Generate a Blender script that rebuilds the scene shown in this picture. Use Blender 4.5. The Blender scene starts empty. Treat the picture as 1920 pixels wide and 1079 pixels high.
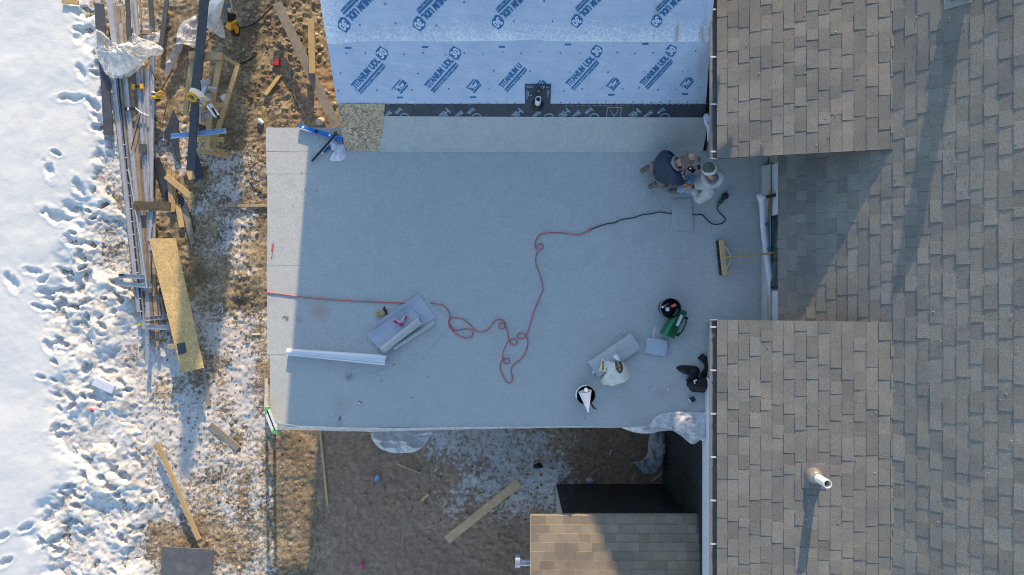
import bpy, bmesh, math, random
import numpy as np
from mathutils import Vector, Matrix

scene = bpy.context.scene
COL = scene.collection
rnd = random.Random(7)

# ------------------------------------------------------------------ camera, sky, sun, exposure
HC = 10.67                                   # camera height above the flat roof deck (z = 0)
FPX = 1280.0
cam_d = bpy.data.cameras.new('camera')
cam = bpy.data.objects.new('camera', cam_d)
COL.objects.link(cam)
cam.location = (0, 0, HC)
cam.rotation_euler = (0, 0, 0)
cam_d.sensor_width = 36.0
cam_d.lens = 24.0
cam_d.clip_start = 0.1
cam_d.clip_end = 2000
scene.camera = cam

TAN_EL, SX = 0.345, 0.115
EL = math.atan(TAN_EL)
AZ = math.atan(SX)
world = bpy.data.worlds.new('World')
scene.world = world
world.use_nodes = True
wn = world.node_tree
sky = wn.nodes.new('ShaderNodeTexSky')
sky.sky_type = 'NISHITA'
sky.sun_disc = False
sky.sun_elevation = EL
sky.sun_rotation = AZ
sky.air_density = 1.0
sky.dust_density = 0.3
sky.ozone_density = 1.0
bg = wn.nodes.get('Background') or wn.nodes.new('ShaderNodeBackground')
bg.inputs['Strength'].default_value = 0.14
wn.links.new(sky.outputs[0], bg.inputs['Color'])

sun_d = bpy.data.lights.new('sun', 'SUN')
sun_d.energy = 3.15
sun_d.angle = math.radians(0.6)
sun_d.color = (1.0, 0.745, 0.46)
sun = bpy.data.objects.new('sun', sun_d)
COL.objects.link(sun)
sun.location = (3, 30, 20)
sdir = Vector((SX, 1.0, TAN_EL * math.hypot(SX, 1.0))).normalized()
sun.rotation_euler = sdir.to_track_quat('Z', 'Y').to_euler()

scene.view_settings.view_transform = 'Standard'
scene.view_settings.look = 'None'
scene.view_settings.exposure = 1.07
scene.view_settings.gamma = 1.0
scene.view_settings.use_curve_mapping = False
scene.render.engine = 'CYCLES'
scene.cycles.filter_width = 1.0

# ------------------------------------------------------------------ helpers
def P(px, py, z=0.0):
    d = HC - z
    return Vector(((px - 960) / FPX * d, (539.5 - py) / FPX * d, z))

def Z(ox, oy, sc, pts, z=0.0):
    return [P(ox + a / sc, oy + b / sc, z) for a, b in pts]

_T = np.random.RandomState(3).rand(256, 256)
def vnoise(x, y):
    xi = np.floor(x).astype(int); yi = np.floor(y).astype(int)
    fx = x - xi; fy = y - yi
    fx = fx * fx * (3 - 2 * fx); fy = fy * fy * (3 - 2 * fy)
    a = _T[xi & 255, yi & 255]; b = _T[(xi + 1) & 255, yi & 255]
    c = _T[xi & 255, (yi + 1) & 255]; d = _T[(xi + 1) & 255, (yi + 1) & 255]
    return (a * (1 - fx) + b * fx) * (1 - fy) + (c * (1 - fx) + d * fx) * fy
def fbm(x, y, s=1.0, o=4, seed=0, ridged=False):
    x = np.asarray(x, float) * s + seed * 17.3; y = np.asarray(y, float) * s - seed * 9.1
    t = 0; a = 0.5; n = 0
    for k in range(o):
        v = vnoise(x, y)
        if ridged: v = 1 - abs(2 * v - 1)
        t = t + a * v; n += a; a *= 0.5
        x, y = x * 2.03 * 0.8 - y * 2.03 * 0.6 + 5.1, x * 2.03 * 0.6 + y * 2.03 * 0.8 + 1.7
    return t / n
def f1(x, y, s=1.0, o=3, seed=0, ridged=False):
    return float(fbm(np.array([x]), np.array([y]), s, o, seed, ridged)[0])
def sstep(a, b, x):
    t = np.clip((x - a) / (b - a), 0, 1); return t * t * (3 - 2 * t)

WLOC = {}
def tag(o, label=None, cat=None, group=None, kind=None):
    if label: o['label'] = label
    if cat: o['category'] = cat
    if group: o['group'] = group
    if kind: o['kind'] = kind
    return o
def link(o, parent=None, loc=(0, 0, 0)):
    COL.objects.link(o)
    loc = Vector(loc)
    WLOC[o.name] = loc
    if parent is not None:
        o.parent = parent
        o.location = loc - WLOC[parent.name]
    else:
        o.location = loc
    return o
def thing(name, label, cat, loc, group=None):
    o = bpy.data.objects.new(name, None)
    o.empty_display_size = 0.1
    link(o, None, loc)
    return tag(o, label, cat, group)

class MB:
    def __init__(s): s.v = []; s.f = []
    def add(s, vs, fs):
        n = len(s.v)
        s.v += [Vector(v) for v in vs]; s.f += [tuple(i + n for i in f) for f in fs]
        return s
    def box(s, c, d, rz=0.0, R=None):
        M = R if R is not None else Matrix.Rotation(rz, 3, 'Z')
        c = Vector(c); hx, hy, hz = d[0] / 2, d[1] / 2, d[2] / 2
        vs = [c + M @ Vector((x * hx, y * hy, z * hz)) for z in (-1, 1) for y in (-1, 1) for x in (-1, 1)]
        return s.add(vs, [(0, 2, 3, 1), (4, 5, 7, 6), (0, 1, 5, 4), (2, 6, 7, 3), (0, 4, 6, 2), (1, 3, 7, 5)])
    def bar(s, p0, p1, w, h, up=(0, 0, 1)):
        p0 = Vector(p0); p1 = Vector(p1); d = (p1 - p0); L = d.length; d.normalize()
        u = Vector(up); y = u.cross(d)
        if y.length < 1e-4: y = Vector((1, 0, 0)).cross(d)
        y.normalize(); z = d.cross(y)
        R = Matrix((d, y, z)).transposed()
        return s.box((p0 + p1) / 2, (L, w, h), R=R)
    def channel(s, p0, p1, w, h, t=0.004):
        """a U shaped metal track, open upwards"""
        p0 = Vector(p0); p1 = Vector(p1); d = (p1 - p0).normalized()
        y = Vector((0, 0, 1)).cross(d).normalized()
        s.bar(p0, p1, w, t)
        for k in (-1, 1):
            o = y * k * (w / 2 - t / 2) + Vector((0, 0, h / 2 + t / 2 + 0.0005))
            s.bar(p0 + o, p1 + o, t, h)
        return s
    def tube(s, pts, r, n=8, cap=True):
        pts = [Vector(p) for p in pts]; m = len(pts)
        rs = r if isinstance(r, (list, tuple)) else [r] * m
        base = len(s.v); ref = None
        for i, p in enumerate(pts):
            d = (pts[min(i + 1, m - 1)] - pts[max(i - 1, 0)]).normalized()
            if ref is None:
                ref = Vector((0, 0, 1)) if abs(d.z) < 0.9 else Vector((1, 0, 0))
            a = (ref - d * ref.dot(d))
            if a.length < 1e-5: a = Vector((0, 1, 0)) - d * d.y
            a.normalize(); b = d.cross(a); ref = a
            for k in range(n):
                t = 2 * math.pi * k / n
                s.v.append(p + (a * math.cos(t) + b * math.sin(t)) * rs[i])
        for i in range(m - 1):
            for k in range(n):
                k2 = (k + 1) % n
                s.f.append((base + i * n + k, base + i * n + k2, base + (i + 1) * n + k2, base + (i + 1) * n + k))
        if cap:
            s.f.append(tuple(base + k for k in reversed(range(n))))
            s.f.append(tuple(base + (m - 1) * n + k for k in range(n)))
        return s
    def prism(s, poly, z0, z1):
        n = len(poly)
        ar = sum(poly[i][0] * poly[(i + 1) % n][1] - poly[(i + 1) % n][0] * poly[i][1] for i in range(n))
        if ar < 0: poly = list(reversed(poly))
        vs = [(p[0], p[1], z0) for p in poly] + [(p[0], p[1], z1) for p in poly]
        fs = [tuple(reversed(range(n))), tuple(range(n, 2 * n))]
        fs += [(i, (i + 1) % n, n + (i + 1) % n, n + i) for i in range(n)]
        return s.add(vs, fs)
    def lathe(s, prof, c, n=20, M=None, sx=1.0, sy=1.0):
        c = Vector(c); base = len(s.v); m = len(prof)
        for r, z in prof:
            for k in range(n):
                t = 2 * math.pi * k / n
                v = Vector((r * math.cos(t) * sx, r * math.sin(t) * sy, z))
                s.v.append(c + (M @ v if M is not None else v))
        for i in range(m - 1):
            for k in range(n):
                k2 = (k + 1) % n
                s.f.append((base + i * n + k, base + i * n + k2, base + (i + 1) * n + k2, base + (i + 1) * n + k))
        s.f.append(tuple(base + k for k in reversed(range(n))))
        s.f.append(tuple(base + (m - 1) * n + k for k in range(n)))
        return s
    def grid(s, rows):
        """rows: list of equally long lists of points"""
        base = len(s.v); n = len(rows[0])
        for r in rows: s.v += [Vector(p) for p in r]
        fs = []; up = 0.0
        for i in range(len(rows) - 1):
            for j in range(n - 1):
                a = base + i * n + j
                fs.append((a, a + 1, a + n + 1, a + n))
                up += (s.v[a + 1] - s.v[a]).cross(s.v[a + n] - s.v[a]).z
        s.f += fs if up >= 0 else [tuple(reversed(f)) for f in fs]
        return s
    def build(s, name, mat, parent=None, smooth=False, label=None, cat=None, group=None, kind=None, bevel=0, solid=0):
        me = bpy.data.meshes.new(name)
        xs = [v.x for v in s.v]; ys = [v.y for v in s.v]; zs = [v.z for v in s.v]
        o0 = Vector(((min(xs) + max(xs)) / 2, (min(ys) + max(ys)) / 2, min(zs)))
        me.from_pydata([tuple(v - o0) for v in s.v], [], s.f)
        me.update()
        if mat is not None: me.materials.append(mat)
        if smooth: me.polygons.foreach_set('use_smooth', [True] * len(me.polygons))
        o = bpy.data.objects.new(name, me)
        link(o, parent, o0)
        if solid:
            m = o.modifiers.new('thickness', 'SOLIDIFY'); m.thickness = solid; m.offset = -1
            if smooth:
                m2 = o.modifiers.new('crisp_rim', 'EDGE_SPLIT'); m2.split_angle = math.radians(50)
        if bevel:
            m = o.modifiers.new('edge', 'BEVEL'); m.width = bevel; m.segments = 2; m.limit_method = 'ANGLE'
        return tag(o, label, cat, group, kind)

def blob(pts, z0, h, amp=0.01, seed=0, nr=12, nth=80, p=2.0, fs=9.0, edge=0.0, sharp=0.0, base=None):
    """a lump of cloth or film: star shaped outline, domed, with folds, closed below"""
    pts = [Vector((q[0], q[1], 0)) for q in pts]; n = len(pts)
    c = sum(pts, Vector()) / n
    segs = [(pts[(i + 1) % n] - pts[i]).length for i in range(n)]
    tot = sum(segs); out = []
    for k in range(nth):
        d = tot * k / nth; i = 0
        while d > segs[i] and i < n - 1: d -= segs[i]; i += 1
        t = d / max(segs[i], 1e-6)
        p0, p1, p2, p3 = pts[i - 1], pts[i], pts[(i + 1) % n], pts[(i + 2) % n]
        lin = p1.lerp(p2, t)
        cr = 0.5 * ((2 * p1) + (p2 - p0) * t + (2 * p0 - 5 * p1 + 4 * p2 - p3) * t * t + (3 * p1 - p0 - 3 * p2 + p3) * t ** 3)
        out.append(lin.lerp(cr, 0.6))
    mb = MB()
    rows = []
    for j in range(1, nr + 1):
        t = j / nr; row = []
        for k in range(nth):
            q = c.lerp(out[k], t)
            f = f1(q.x, q.y, fs, 3, seed, True) - 0.5
            g = f1(q.x, q.y, fs * 0.4, 2, seed + 5) - 0.5
            z = z0 + h * (1 - t ** p) * (1 + 0.5 * g) + amp * (f + g) * (0.25 + 0.75 * min(1, (1 - t) * 3 + edge)) + 0.004
            zb = z0 if base is None else base
            row.append((q.x + amp * 0.4 * f * (t < 1), q.y + amp * 0.4 * g * (t < 1), max(z, zb + 0.003)))
        rows.append(row)
    zb = z0 if base is None else base
    rows.append([(out[k].x, out[k].y, zb) for k in range(nth)])
    base_i = 0
    mb.v.append(Vector((c.x, c.y, z0 + h + 0.004)))
    for r in rows: mb.v += [Vector(q) for q in r]
    for k in range(nth): mb.f.append((0, 1 + k, 1 + (k + 1) % nth))
    for j in range(len(rows) - 1):
        for k in range(nth):
            a = 1 + j * nth + k; b = 1 + j * nth + (k + 1) % nth
            mb.f.append((a, a + nth, b + nth, b))
    mb.f.append(tuple(1 + (len(rows) - 1) * nth + k for k in reversed(range(nth))))
    # outline direction
    ar = sum(out[i].x * out[(i + 1) % nth].y - out[(i + 1) % nth].x * out[i].y for i in range(nth))
    if ar < 0: mb.f = [tuple(reversed(f)) for f in mb.f]
    return mb

def smooth_path(pts, per=6):
    pts = [Vector(p) for p in pts]; out = []
    for i in range(len(pts) - 1):
        p0 = pts[max(i - 1, 0)]; p1 = pts[i]; p2 = pts[i + 1]; p3 = pts[min(i + 2, len(pts) - 1)]
        for k in range(per):
            t = k / per
            out.append(0.5 * ((2 * p1) + (p2 - p0) * t + (2 * p0 - 5 * p1 + 4 * p2 - p3) * t * t + (3 * p1 - p0 - 3 * p2 + p3) * t ** 3))
    out.append(pts[-1]); return out

# ------------------------------------------------------------------ materials
MATS = {}
def nodes(m):
    m.use_nodes = True
    nt = m.node_tree
    return nt, nt.nodes['Principled BSDF']
def nn(nt, t, **kw):
    n = nt.nodes.new(t)
    for k, v in kw.items(): setattr(n, k, v)
    return n
def noise(nt, vec, scale, detail=4, rough=0.6, dist=0.0):
    n = nn(nt, 'ShaderNodeTexNoise')
    n.inputs['Scale'].default_value = scale; n.inputs['Detail'].default_value = detail
    n.inputs['Roughness'].default_value = rough; n.inputs['Distortion'].default_value = dist
    if vec is not None: nt.links.new(vec, n.inputs['Vector'])
    return n
def ramp(nt, fac, stops):
    r = nn(nt, 'ShaderNodeValToRGB')
    while len(r.color_ramp.elements) < len(stops): r.color_ramp.elements.new(0.5)
    for e, (p, c) in zip(r.color_ramp.elements, stops):
        e.position = p; e.color = (*c, 1) if len(c) == 3 else c
    if fac is not None: nt.links.new(fac, r.inputs['Fac'])
    return r
def mix(nt, fac, a, b, mode='MIX'):
    m = nn(nt, 'ShaderNodeMix', data_type='RGBA', blend_type=mode)
    for inp, v in ((m.inputs[0], fac), (m.inputs[6], a), (m.inputs[7], b)):
        if hasattr(v, 'links') or hasattr(v, 'is_linked'): nt.links.new(v, inp)
        elif isinstance(v, (tuple, list)): inp.default_value = (*v, 1) if len(v) == 3 else v
        else: inp.default_value = v
    return m.outputs[2]
def math_n(nt, op, a, b=None, c=None, clamp=False):
    m = nn(nt, 'ShaderNodeMath', operation=op, use_clamp=clamp)
    for i, v in enumerate((a, b, c)):
        if v is None: continue
        if hasattr(v, 'is_linked'): nt.links.new(v, m.inputs[i])
        else: m.inputs[i].default_value = v
    return m.outputs[0]
def pos(nt):
    return nn(nt, 'ShaderNodeNewGeometry').outputs['Position']
def bump(nt, bs, height, strength=0.3, dist=0.01):
    b = nn(nt, 'ShaderNodeBump')
    b.inputs['Strength'].default_value = strength; b.inputs['Distance'].default_value = dist
    nt.links.new(height, b.inputs['Height']); nt.links.new(b.outputs[0], bs.inputs['Normal'])
def basic(name, c, rough=0.6, var=0.2, scale=14, metal=0.0, bmp=0.15, bscale=60, dirt=0.0, spec=0.5, dirtc=(0.16, 0.12, 0.08)):
    if name in MATS: return MATS[name]
    m = bpy.data.materials.new(name); nt, bs = nodes(m); v = pos(nt)
    n = noise(nt, v, scale, 5, 0.65)
    lo = tuple(x * (1 - var) for x in c); hi = tuple(min(1, x * (1 + var)) for x in c)
    col = ramp(nt, n.outputs['Fac'], [(0.3, lo), (0.7, hi)]).outputs[0]
    if dirt:
        d = noise(nt, v, 5.5, 6, 0.7)
        dm = ramp(nt, d.outputs['Fac'], [(0.5, (0, 0, 0)), (0.72, (dirt,) * 3)]).outputs[0]
        col = mix(nt, dm, col, dirtc)
    nt.links.new(col, bs.inputs['Base Color'])
    bs.inputs['Roughness'].default_value = rough; bs.inputs['Metallic'].default_value = metal
    bs.inputs['Specular IOR Level'].default_value = spec
    if bmp:
        b = noise(nt, v, bscale, 3, 0.6); bump(nt, bs, b.outputs['Fac'], bmp, 0.01)
    MATS[name] = m; return m
def wood(name, c, dark=0.55, rough=0.75, osb=False):
    m = bpy.data.materials.new(name); nt, bs = nodes(m); v = pos(nt)
    if osb:
        vo = nn(nt, 'ShaderNodeTexVoronoi'); vo.inputs['Scale'].default_value = 48
        w = noise(nt, v, 9, 2); 
        mp = nn(nt, 'ShaderNodeMapping'); mp.inputs['Scale'].default_value = (0.55, 1.35, 1.0); mp.inputs['Rotation'].default_value = (0, 0, 0.35)
        wv = mix(nt, 0.22, v, w.outputs['Color'])
        nt.links.new(wv, mp.inputs['Vector']); nt.links.new(mp.outputs[0], vo.inputs['Vector'])
        sep = nn(nt, 'ShaderNodeSeparateColor'); nt.links.new(vo.outputs['Color'], sep.inputs[0])
        col = ramp(nt, sep.outputs[0], [(0.0, tuple(x * dark for x in c)), (0.5, c), (1.0, tuple(min(1, x * 1.3) for x in c))]).outputs[0]
        n2 = noise(nt, v, 3, 4)
        col = mix(nt, ramp(nt, n2.outputs['Fac'], [(0.4, (0, 0, 0)), (0.75, (0.35,) * 3)]).outputs[0], col, tuple(x * 0.6 for x in c))
        nt.links.new(col, bs.inputs['Base Color']); bump(nt, bs, sep.outputs[1], 0.3, 0.004)
    else:
        co = nn(nt, 'ShaderNodeTexCoord').outputs['Object']
        n = noise(nt, co, 7, 6, 0.7, 0.6); n2 = noise(nt, v, 45, 3, 0.6)
        col = ramp(nt, n.outputs['Fac'], [(0.25, tuple(x * dark for x in c)), (0.55, c), (0.8, tuple(min(1, x * 1.18) for x in c))]).outputs[0]
        oi = nn(nt, 'ShaderNodeObjectInfo')
        sh = math_n(nt, 'MULTIPLY_ADD', oi.outputs['Random'], 0.35, 0.82)
        hs = nn(nt, 'ShaderNodeHueSaturation'); nt.links.new(col, hs.inputs['Color']); nt.links.new(sh, hs.inputs['Value'])
        nt.links.new(hs.outputs[0], bs.inputs['Base Color']); bump(nt, bs, n2.outputs['Fac'], 0.25, 0.004)
    bs.inputs['Roughness'].default_value = rough
    MATS[name] = m; return m
def film(name, c, clear=0.4, rough=0.25):
    m = bpy.data.materials.new(name); nt, bs = nodes(m); v = pos(nt)
    n = noise(nt, v, 18, 4, 0.6)
    nt.links.new(ramp(nt, n.outputs['Fac'], [(0.3, tuple(x * 0.96 for x in c)), (0.7, c)]).outputs[0], bs.inputs['Base Color'])
    bs.inputs['Roughness'].default_value = rough
    b = noise(nt, v, 16, 4, 0.6, 1.5); bump(nt, bs, b.outputs['Fac'], 0.6, 0.02)
    vo = nn(nt, 'ShaderNodeTexVoronoi', feature='DISTANCE_TO_EDGE'); vo.inputs['Scale'].default_value = 8
    wq = noise(nt, v, 4, 3, 0.6); wv = mix(nt, 0.35, v, wq.outputs['Color']); nt.links.new(wv, vo.inputs['Vector'])
    crease = ramp(nt, vo.outputs['Distance'], [(0.0, (1, 1, 1)), (0.045, (0, 0, 0))]).outputs[0]
    tr = nn(nt, 'ShaderNodeBsdfTransparent'); mx = nn(nt, 'ShaderNodeMixShader')
    base_t = ramp(nt, n.outputs['Fac'], [(0.3, (clear + 0.15,) * 3), (0.7, (max(0, clear - 0.12),) * 3)]).outputs[0]
    nt.links.new(math_n(nt, 'MULTIPLY', base_t, math_n(nt, 'MULTIPLY_ADD', crease, -0.75, 1.0)), mx.inputs[0])
    nt.links.new(bs.outputs[0], mx.inputs[1]); nt.links.new(tr.outputs[0], mx.inputs[2])
    nt.links.new(mx.outputs[0], nt.nodes['Material Output'].inputs['Surface'])
    MATS[name] = m; return m

def membrane_mat():
    m = bpy.data.materials.new('mineral_membrane'); nt, bs = nodes(m); v = pos(nt)
    g = noise(nt, v, 80, 2, 0.7); g2 = noise(nt, v, 23, 3, 0.7); lo = noise(nt, v, 0.7, 4, 0.55); md = noise(nt, v, 3.2, 5, 0.65)
    col = ramp(nt, g.outputs['Fac'], [(0.30, (0.33, 0.35, 0.345)), (0.5, (0.465, 0.49, 0.48)), (0.70, (0.62, 0.645, 0.63))]).outputs[0]
    col = mix(nt, 0.3, col, ramp(nt, g2.outputs['Fac'], [(0.35, (0.38, 0.395, 0.385)), (0.65, (0.60, 0.62, 0.605))]).outputs[0])
    col = mix(nt, ramp(nt, lo.outputs['Fac'], [(0.35, (0, 0, 0)), (0.7, (0.30,) * 3)]).outputs[0], col, (0.45, 0.455, 0.44))
    col = mix(nt, ramp(nt, md.outputs['Fac'], [(0.6, (0, 0, 0)), (0.82, (0.30,) * 3)]).outputs[0], col, (0.44, 0.43, 0.38))
    sc = noise(nt, v, 2.6, 7, 0.72, 1.2)
    col = mix(nt, ramp(nt, sc.outputs['Fac'], [(0.40, (0.30,) * 3), (0.52, (0, 0, 0)), (0.64, (0, 0, 0)), (0.78, (0.25,) * 3)]).outputs[0], col, (0.38, 0.395, 0.385))
    ds = noise(nt, v, 10, 4, 0.7)
    col = mix(nt, ramp(nt, ds.outputs['Fac'], [(0.70, (0, 0, 0)), (0.78, (0.45,) * 3)]).outputs[0], col, (0.30, 0.29, 0.26))
    # the rusty footprint smears near the cord, and the grey scuffs of dried mud
    for (px, py, r, c, k) in ((600, 583, 0.22, (0.42, 0.27, 0.15), 0.55), (560, 600, 0.10, (0.3, 0.25, 0.16), 0.4), (537, 597, 0.06, (0.22, 0.2, 0.12), 0.6),
                              (690, 560, 0.16, (0.42, 0.33, 0.22), 0.3), (655, 708, 0.10, (0.24, 0.22, 0.14), 0.5), (640, 760, 0.22, (0.36, 0.34, 0.26), 0.3),
                              (635, 795, 0.1, (0.26, 0.24, 0.16), 0.4), (1180, 760, 0.3, (0.36, 0.33, 0.26), 0.25), (545, 345, 0.12, (0.3, 0.28, 0.2), 0.3),
                              (1240, 740, 0.15, (0.36, 0.33, 0.24), 0.35), (1110, 640, 0.2, (0.4, 0.36, 0.28), 0.2)):
        q = P(px, py, 0.01)
        d = nn(nt, 'ShaderNodeVectorMath', operation='DISTANCE'); nt.links.new(v, d.inputs[0]); d.inputs[1].default_value = q
        f = math_n(nt, 'MULTIPLY_ADD', d.outputs['Value'], -1.0 / r, 1.0, clamp=True)
        f = math_n(nt, 'MULTIPLY', f, md.outputs['Fac']); f = math_n(nt, 'MULTIPLY', f, 2.2 * k, clamp=True)
        col = mix(nt, f, col, c)
    nt.links.new(col, bs.inputs['Base Color']); bs.inputs['Roughness'].default_value = 0.85
    w = noise(nt, v, 4.0, 3, 0.55, 0.8)
    h = math_n(nt, 'MULTIPLY_ADD', w.outputs['Fac'], 0.75, math_n(nt, 'MULTIPLY', g.outputs['Fac'], 0.35))
    bump(nt, bs, h, 0.28, 0.025)
    return m
def shingle_mat(name, base, warm, contrast=1.0):
    m = bpy.data.materials.new(name); nt, bs = nodes(m); v = pos(nt)
    oi = nn(nt, 'ShaderNodeObjectInfo'); ge = nn(nt, 'ShaderNodeNewGeometry')
    r = math_n(nt, 'FRACT', math_n(nt, 'ADD', oi.outputs['Random'], ge.outputs['Random Per Island']))
    k = contrast
    tone = ramp(nt, r, [(0.0, tuple(x * (1 - 0.30 * k) for x in base)), (0.35, tuple(x * (1 - 0.08 * k) for x in base)), (0.65, warm), (1.0, tuple(x * (1 + 0.28 * k) for x in base))]).outputs[0]
    g = noise(nt, v, 75, 3, 0.75); g2 = noise(nt, v, 2.2, 5, 0.6)
    col = mix(nt, 0.85, tone, ramp(nt, g.outputs['Fac'], [(0.3, (0.55, 0.55, 0.55)), (0.5, (1, 1, 1)), (0.7, (1.35, 1.35, 1.32))]).outputs[0], 'MULTIPLY')
    col = mix(nt, 1.0, col, ramp(nt, g2.outputs['Fac'], [(0.3, (0.82, 0.84, 0.88)), (0.7, (1.12, 1.10, 1.05))]).outputs[0], 'MULTIPLY')
    sp = noise(nt, v, 7.5, 4, 0.7)
    col = mix(nt, ramp(nt, sp.outputs['Fac'], [(0.72, (0, 0, 0)), (0.80, (0.5,) * 3)]).outputs[0], col, (0.30, 0.24, 0.15))
    nt.links.new(col, bs.inputs['Base Color']); bs.inputs['Roughness'].default_value = 0.9; bs.inputs['Specular IOR Level'].default_value = 0.3
    bump(nt, bs, g.outputs['Fac'], 0.35, 0.006)
    MATS[name] = m; return m
def underlay_mat(name, frost):
    m = bpy.data.materials.new(name); nt, bs = nodes(m); v = pos(nt)
    n = noise(nt, v, 3.5, 4, 0.6, 0.5)
    col = ramp(nt, n.outputs['Fac'], [(0.3, (0.44, 0.53, 0.68)), (0.7, (0.53, 0.615, 0.75))]).outputs[0]
    st = noise(nt, v, 2.3, 6, 0.7)
    sx = nn(nt, 'ShaderNodeSeparateXYZ'); nt.links.new(v, sx.inputs[0])
    right = math_n(nt, 'MULTIPLY_ADD', sx.outputs[0], 0.5, -0.55, clamp=True)
    dm = math_n(nt, 'MULTIPLY', ramp(nt, st.outputs['Fac'], [(0.52, (0, 0, 0)), (0.75, (0.5,) * 3)]).outputs[0], right)
    col = mix(nt, dm, col, (0.36, 0.33, 0.28))
    if frost:
        # frost and frozen run-off creeping up from the lower edge of the upper sheet, and rust runs near the gutter
        vo = nn(nt, 'ShaderNodeTexVoronoi', feature='DISTANCE_TO_EDGE'); vo.inputs['Scale'].default_value = 15
        w = noise(nt, v, 12, 4, 0.7); wv = mix(nt, 0.09, v, w.outputs['Color']); nt.links.new(wv, vo.inputs['Vector'])
        line = ramp(nt, vo.outputs['Distance'], [(0.02, (1, 1, 1)), (0.09, (0, 0, 0))]).outputs[0]
        big = noise(nt, v, 1.1, 4, 0.6)
        hgt = math_n(nt, 'ADD', math_n(nt, 'MULTIPLY', sx.outputs[1], -3.4), 12.75)      # 1 at the lower edge, fading upwards
        hgt = math_n(nt, 'ADD', hgt, math_n(nt, 'MULTIPLY_ADD', big.outputs['Fac'], 1.4, -0.75))
        lft = math_n(nt, 'MULTIPLY_ADD', sx.outputs[0], -2.2, -4.7, clamp=True)
        fm = math_n(nt, 'MAXIMUM', hgt, lft); fm = math_n(nt, 'MINIMUM', math_n(nt, 'MAXIMUM', fm, 0.0), 1.0)
        fine = noise(nt, v, 38, 4, 0.75)
        body = ramp(nt, fine.outputs['Fac'], [(0.38, (0, 0, 0)), (0.56, (0.8,) * 3)]).outputs[0]
        f = math_n(nt, 'MAXIMUM', line, math_n(nt, 'MULTIPLY', body, math_n(nt, 'POWER', fm, 1.6)))
        f = math_n(nt, 'MULTIPLY', f, math_n(nt, 'MULTIPLY', fm, 1.3), clamp=True)
        col = mix(nt, f, col, (0.86, 0.89, 0.92))
        mp = nn(nt, 'ShaderNodeMapping'); mp.inputs['Scale'].default_value = (4.5, 0.9, 0.9); nt.links.new(v, mp.inputs['Vector'])
        ru = noise(nt, mp.outputs[0], 1.6, 5, 0.6)
        rm = math_n(nt, 'MULTIPLY', ramp(nt, ru.outputs['Fac'], [(0.55, (0, 0, 0)), (0.68, (0.7,) * 3)]).outputs[0], math_n(nt, 'MULTIPLY_ADD', sx.outputs[0], 1.6, -2.6, clamp=True))
        col = mix(nt, rm, col, (0.27, 0.21, 0.13))
    nt.links.new(col, bs.inputs['Base Color']); bs.inputs['Roughness'].default_value = 0.55
    mp = nn(nt, 'ShaderNodeMapping'); mp.inputs['Rotation'].default_value = (0, 0, 0.8); mp.inputs['Scale'].default_value = (1, 4, 1); nt.links.new(v, mp.inputs['Vector'])
    wr = noise(nt, mp.outputs[0], 2.2, 4, 0.55, 0.6); bump(nt, bs, wr.outputs['Fac'], 0.55, 0.04)
    return m
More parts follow.
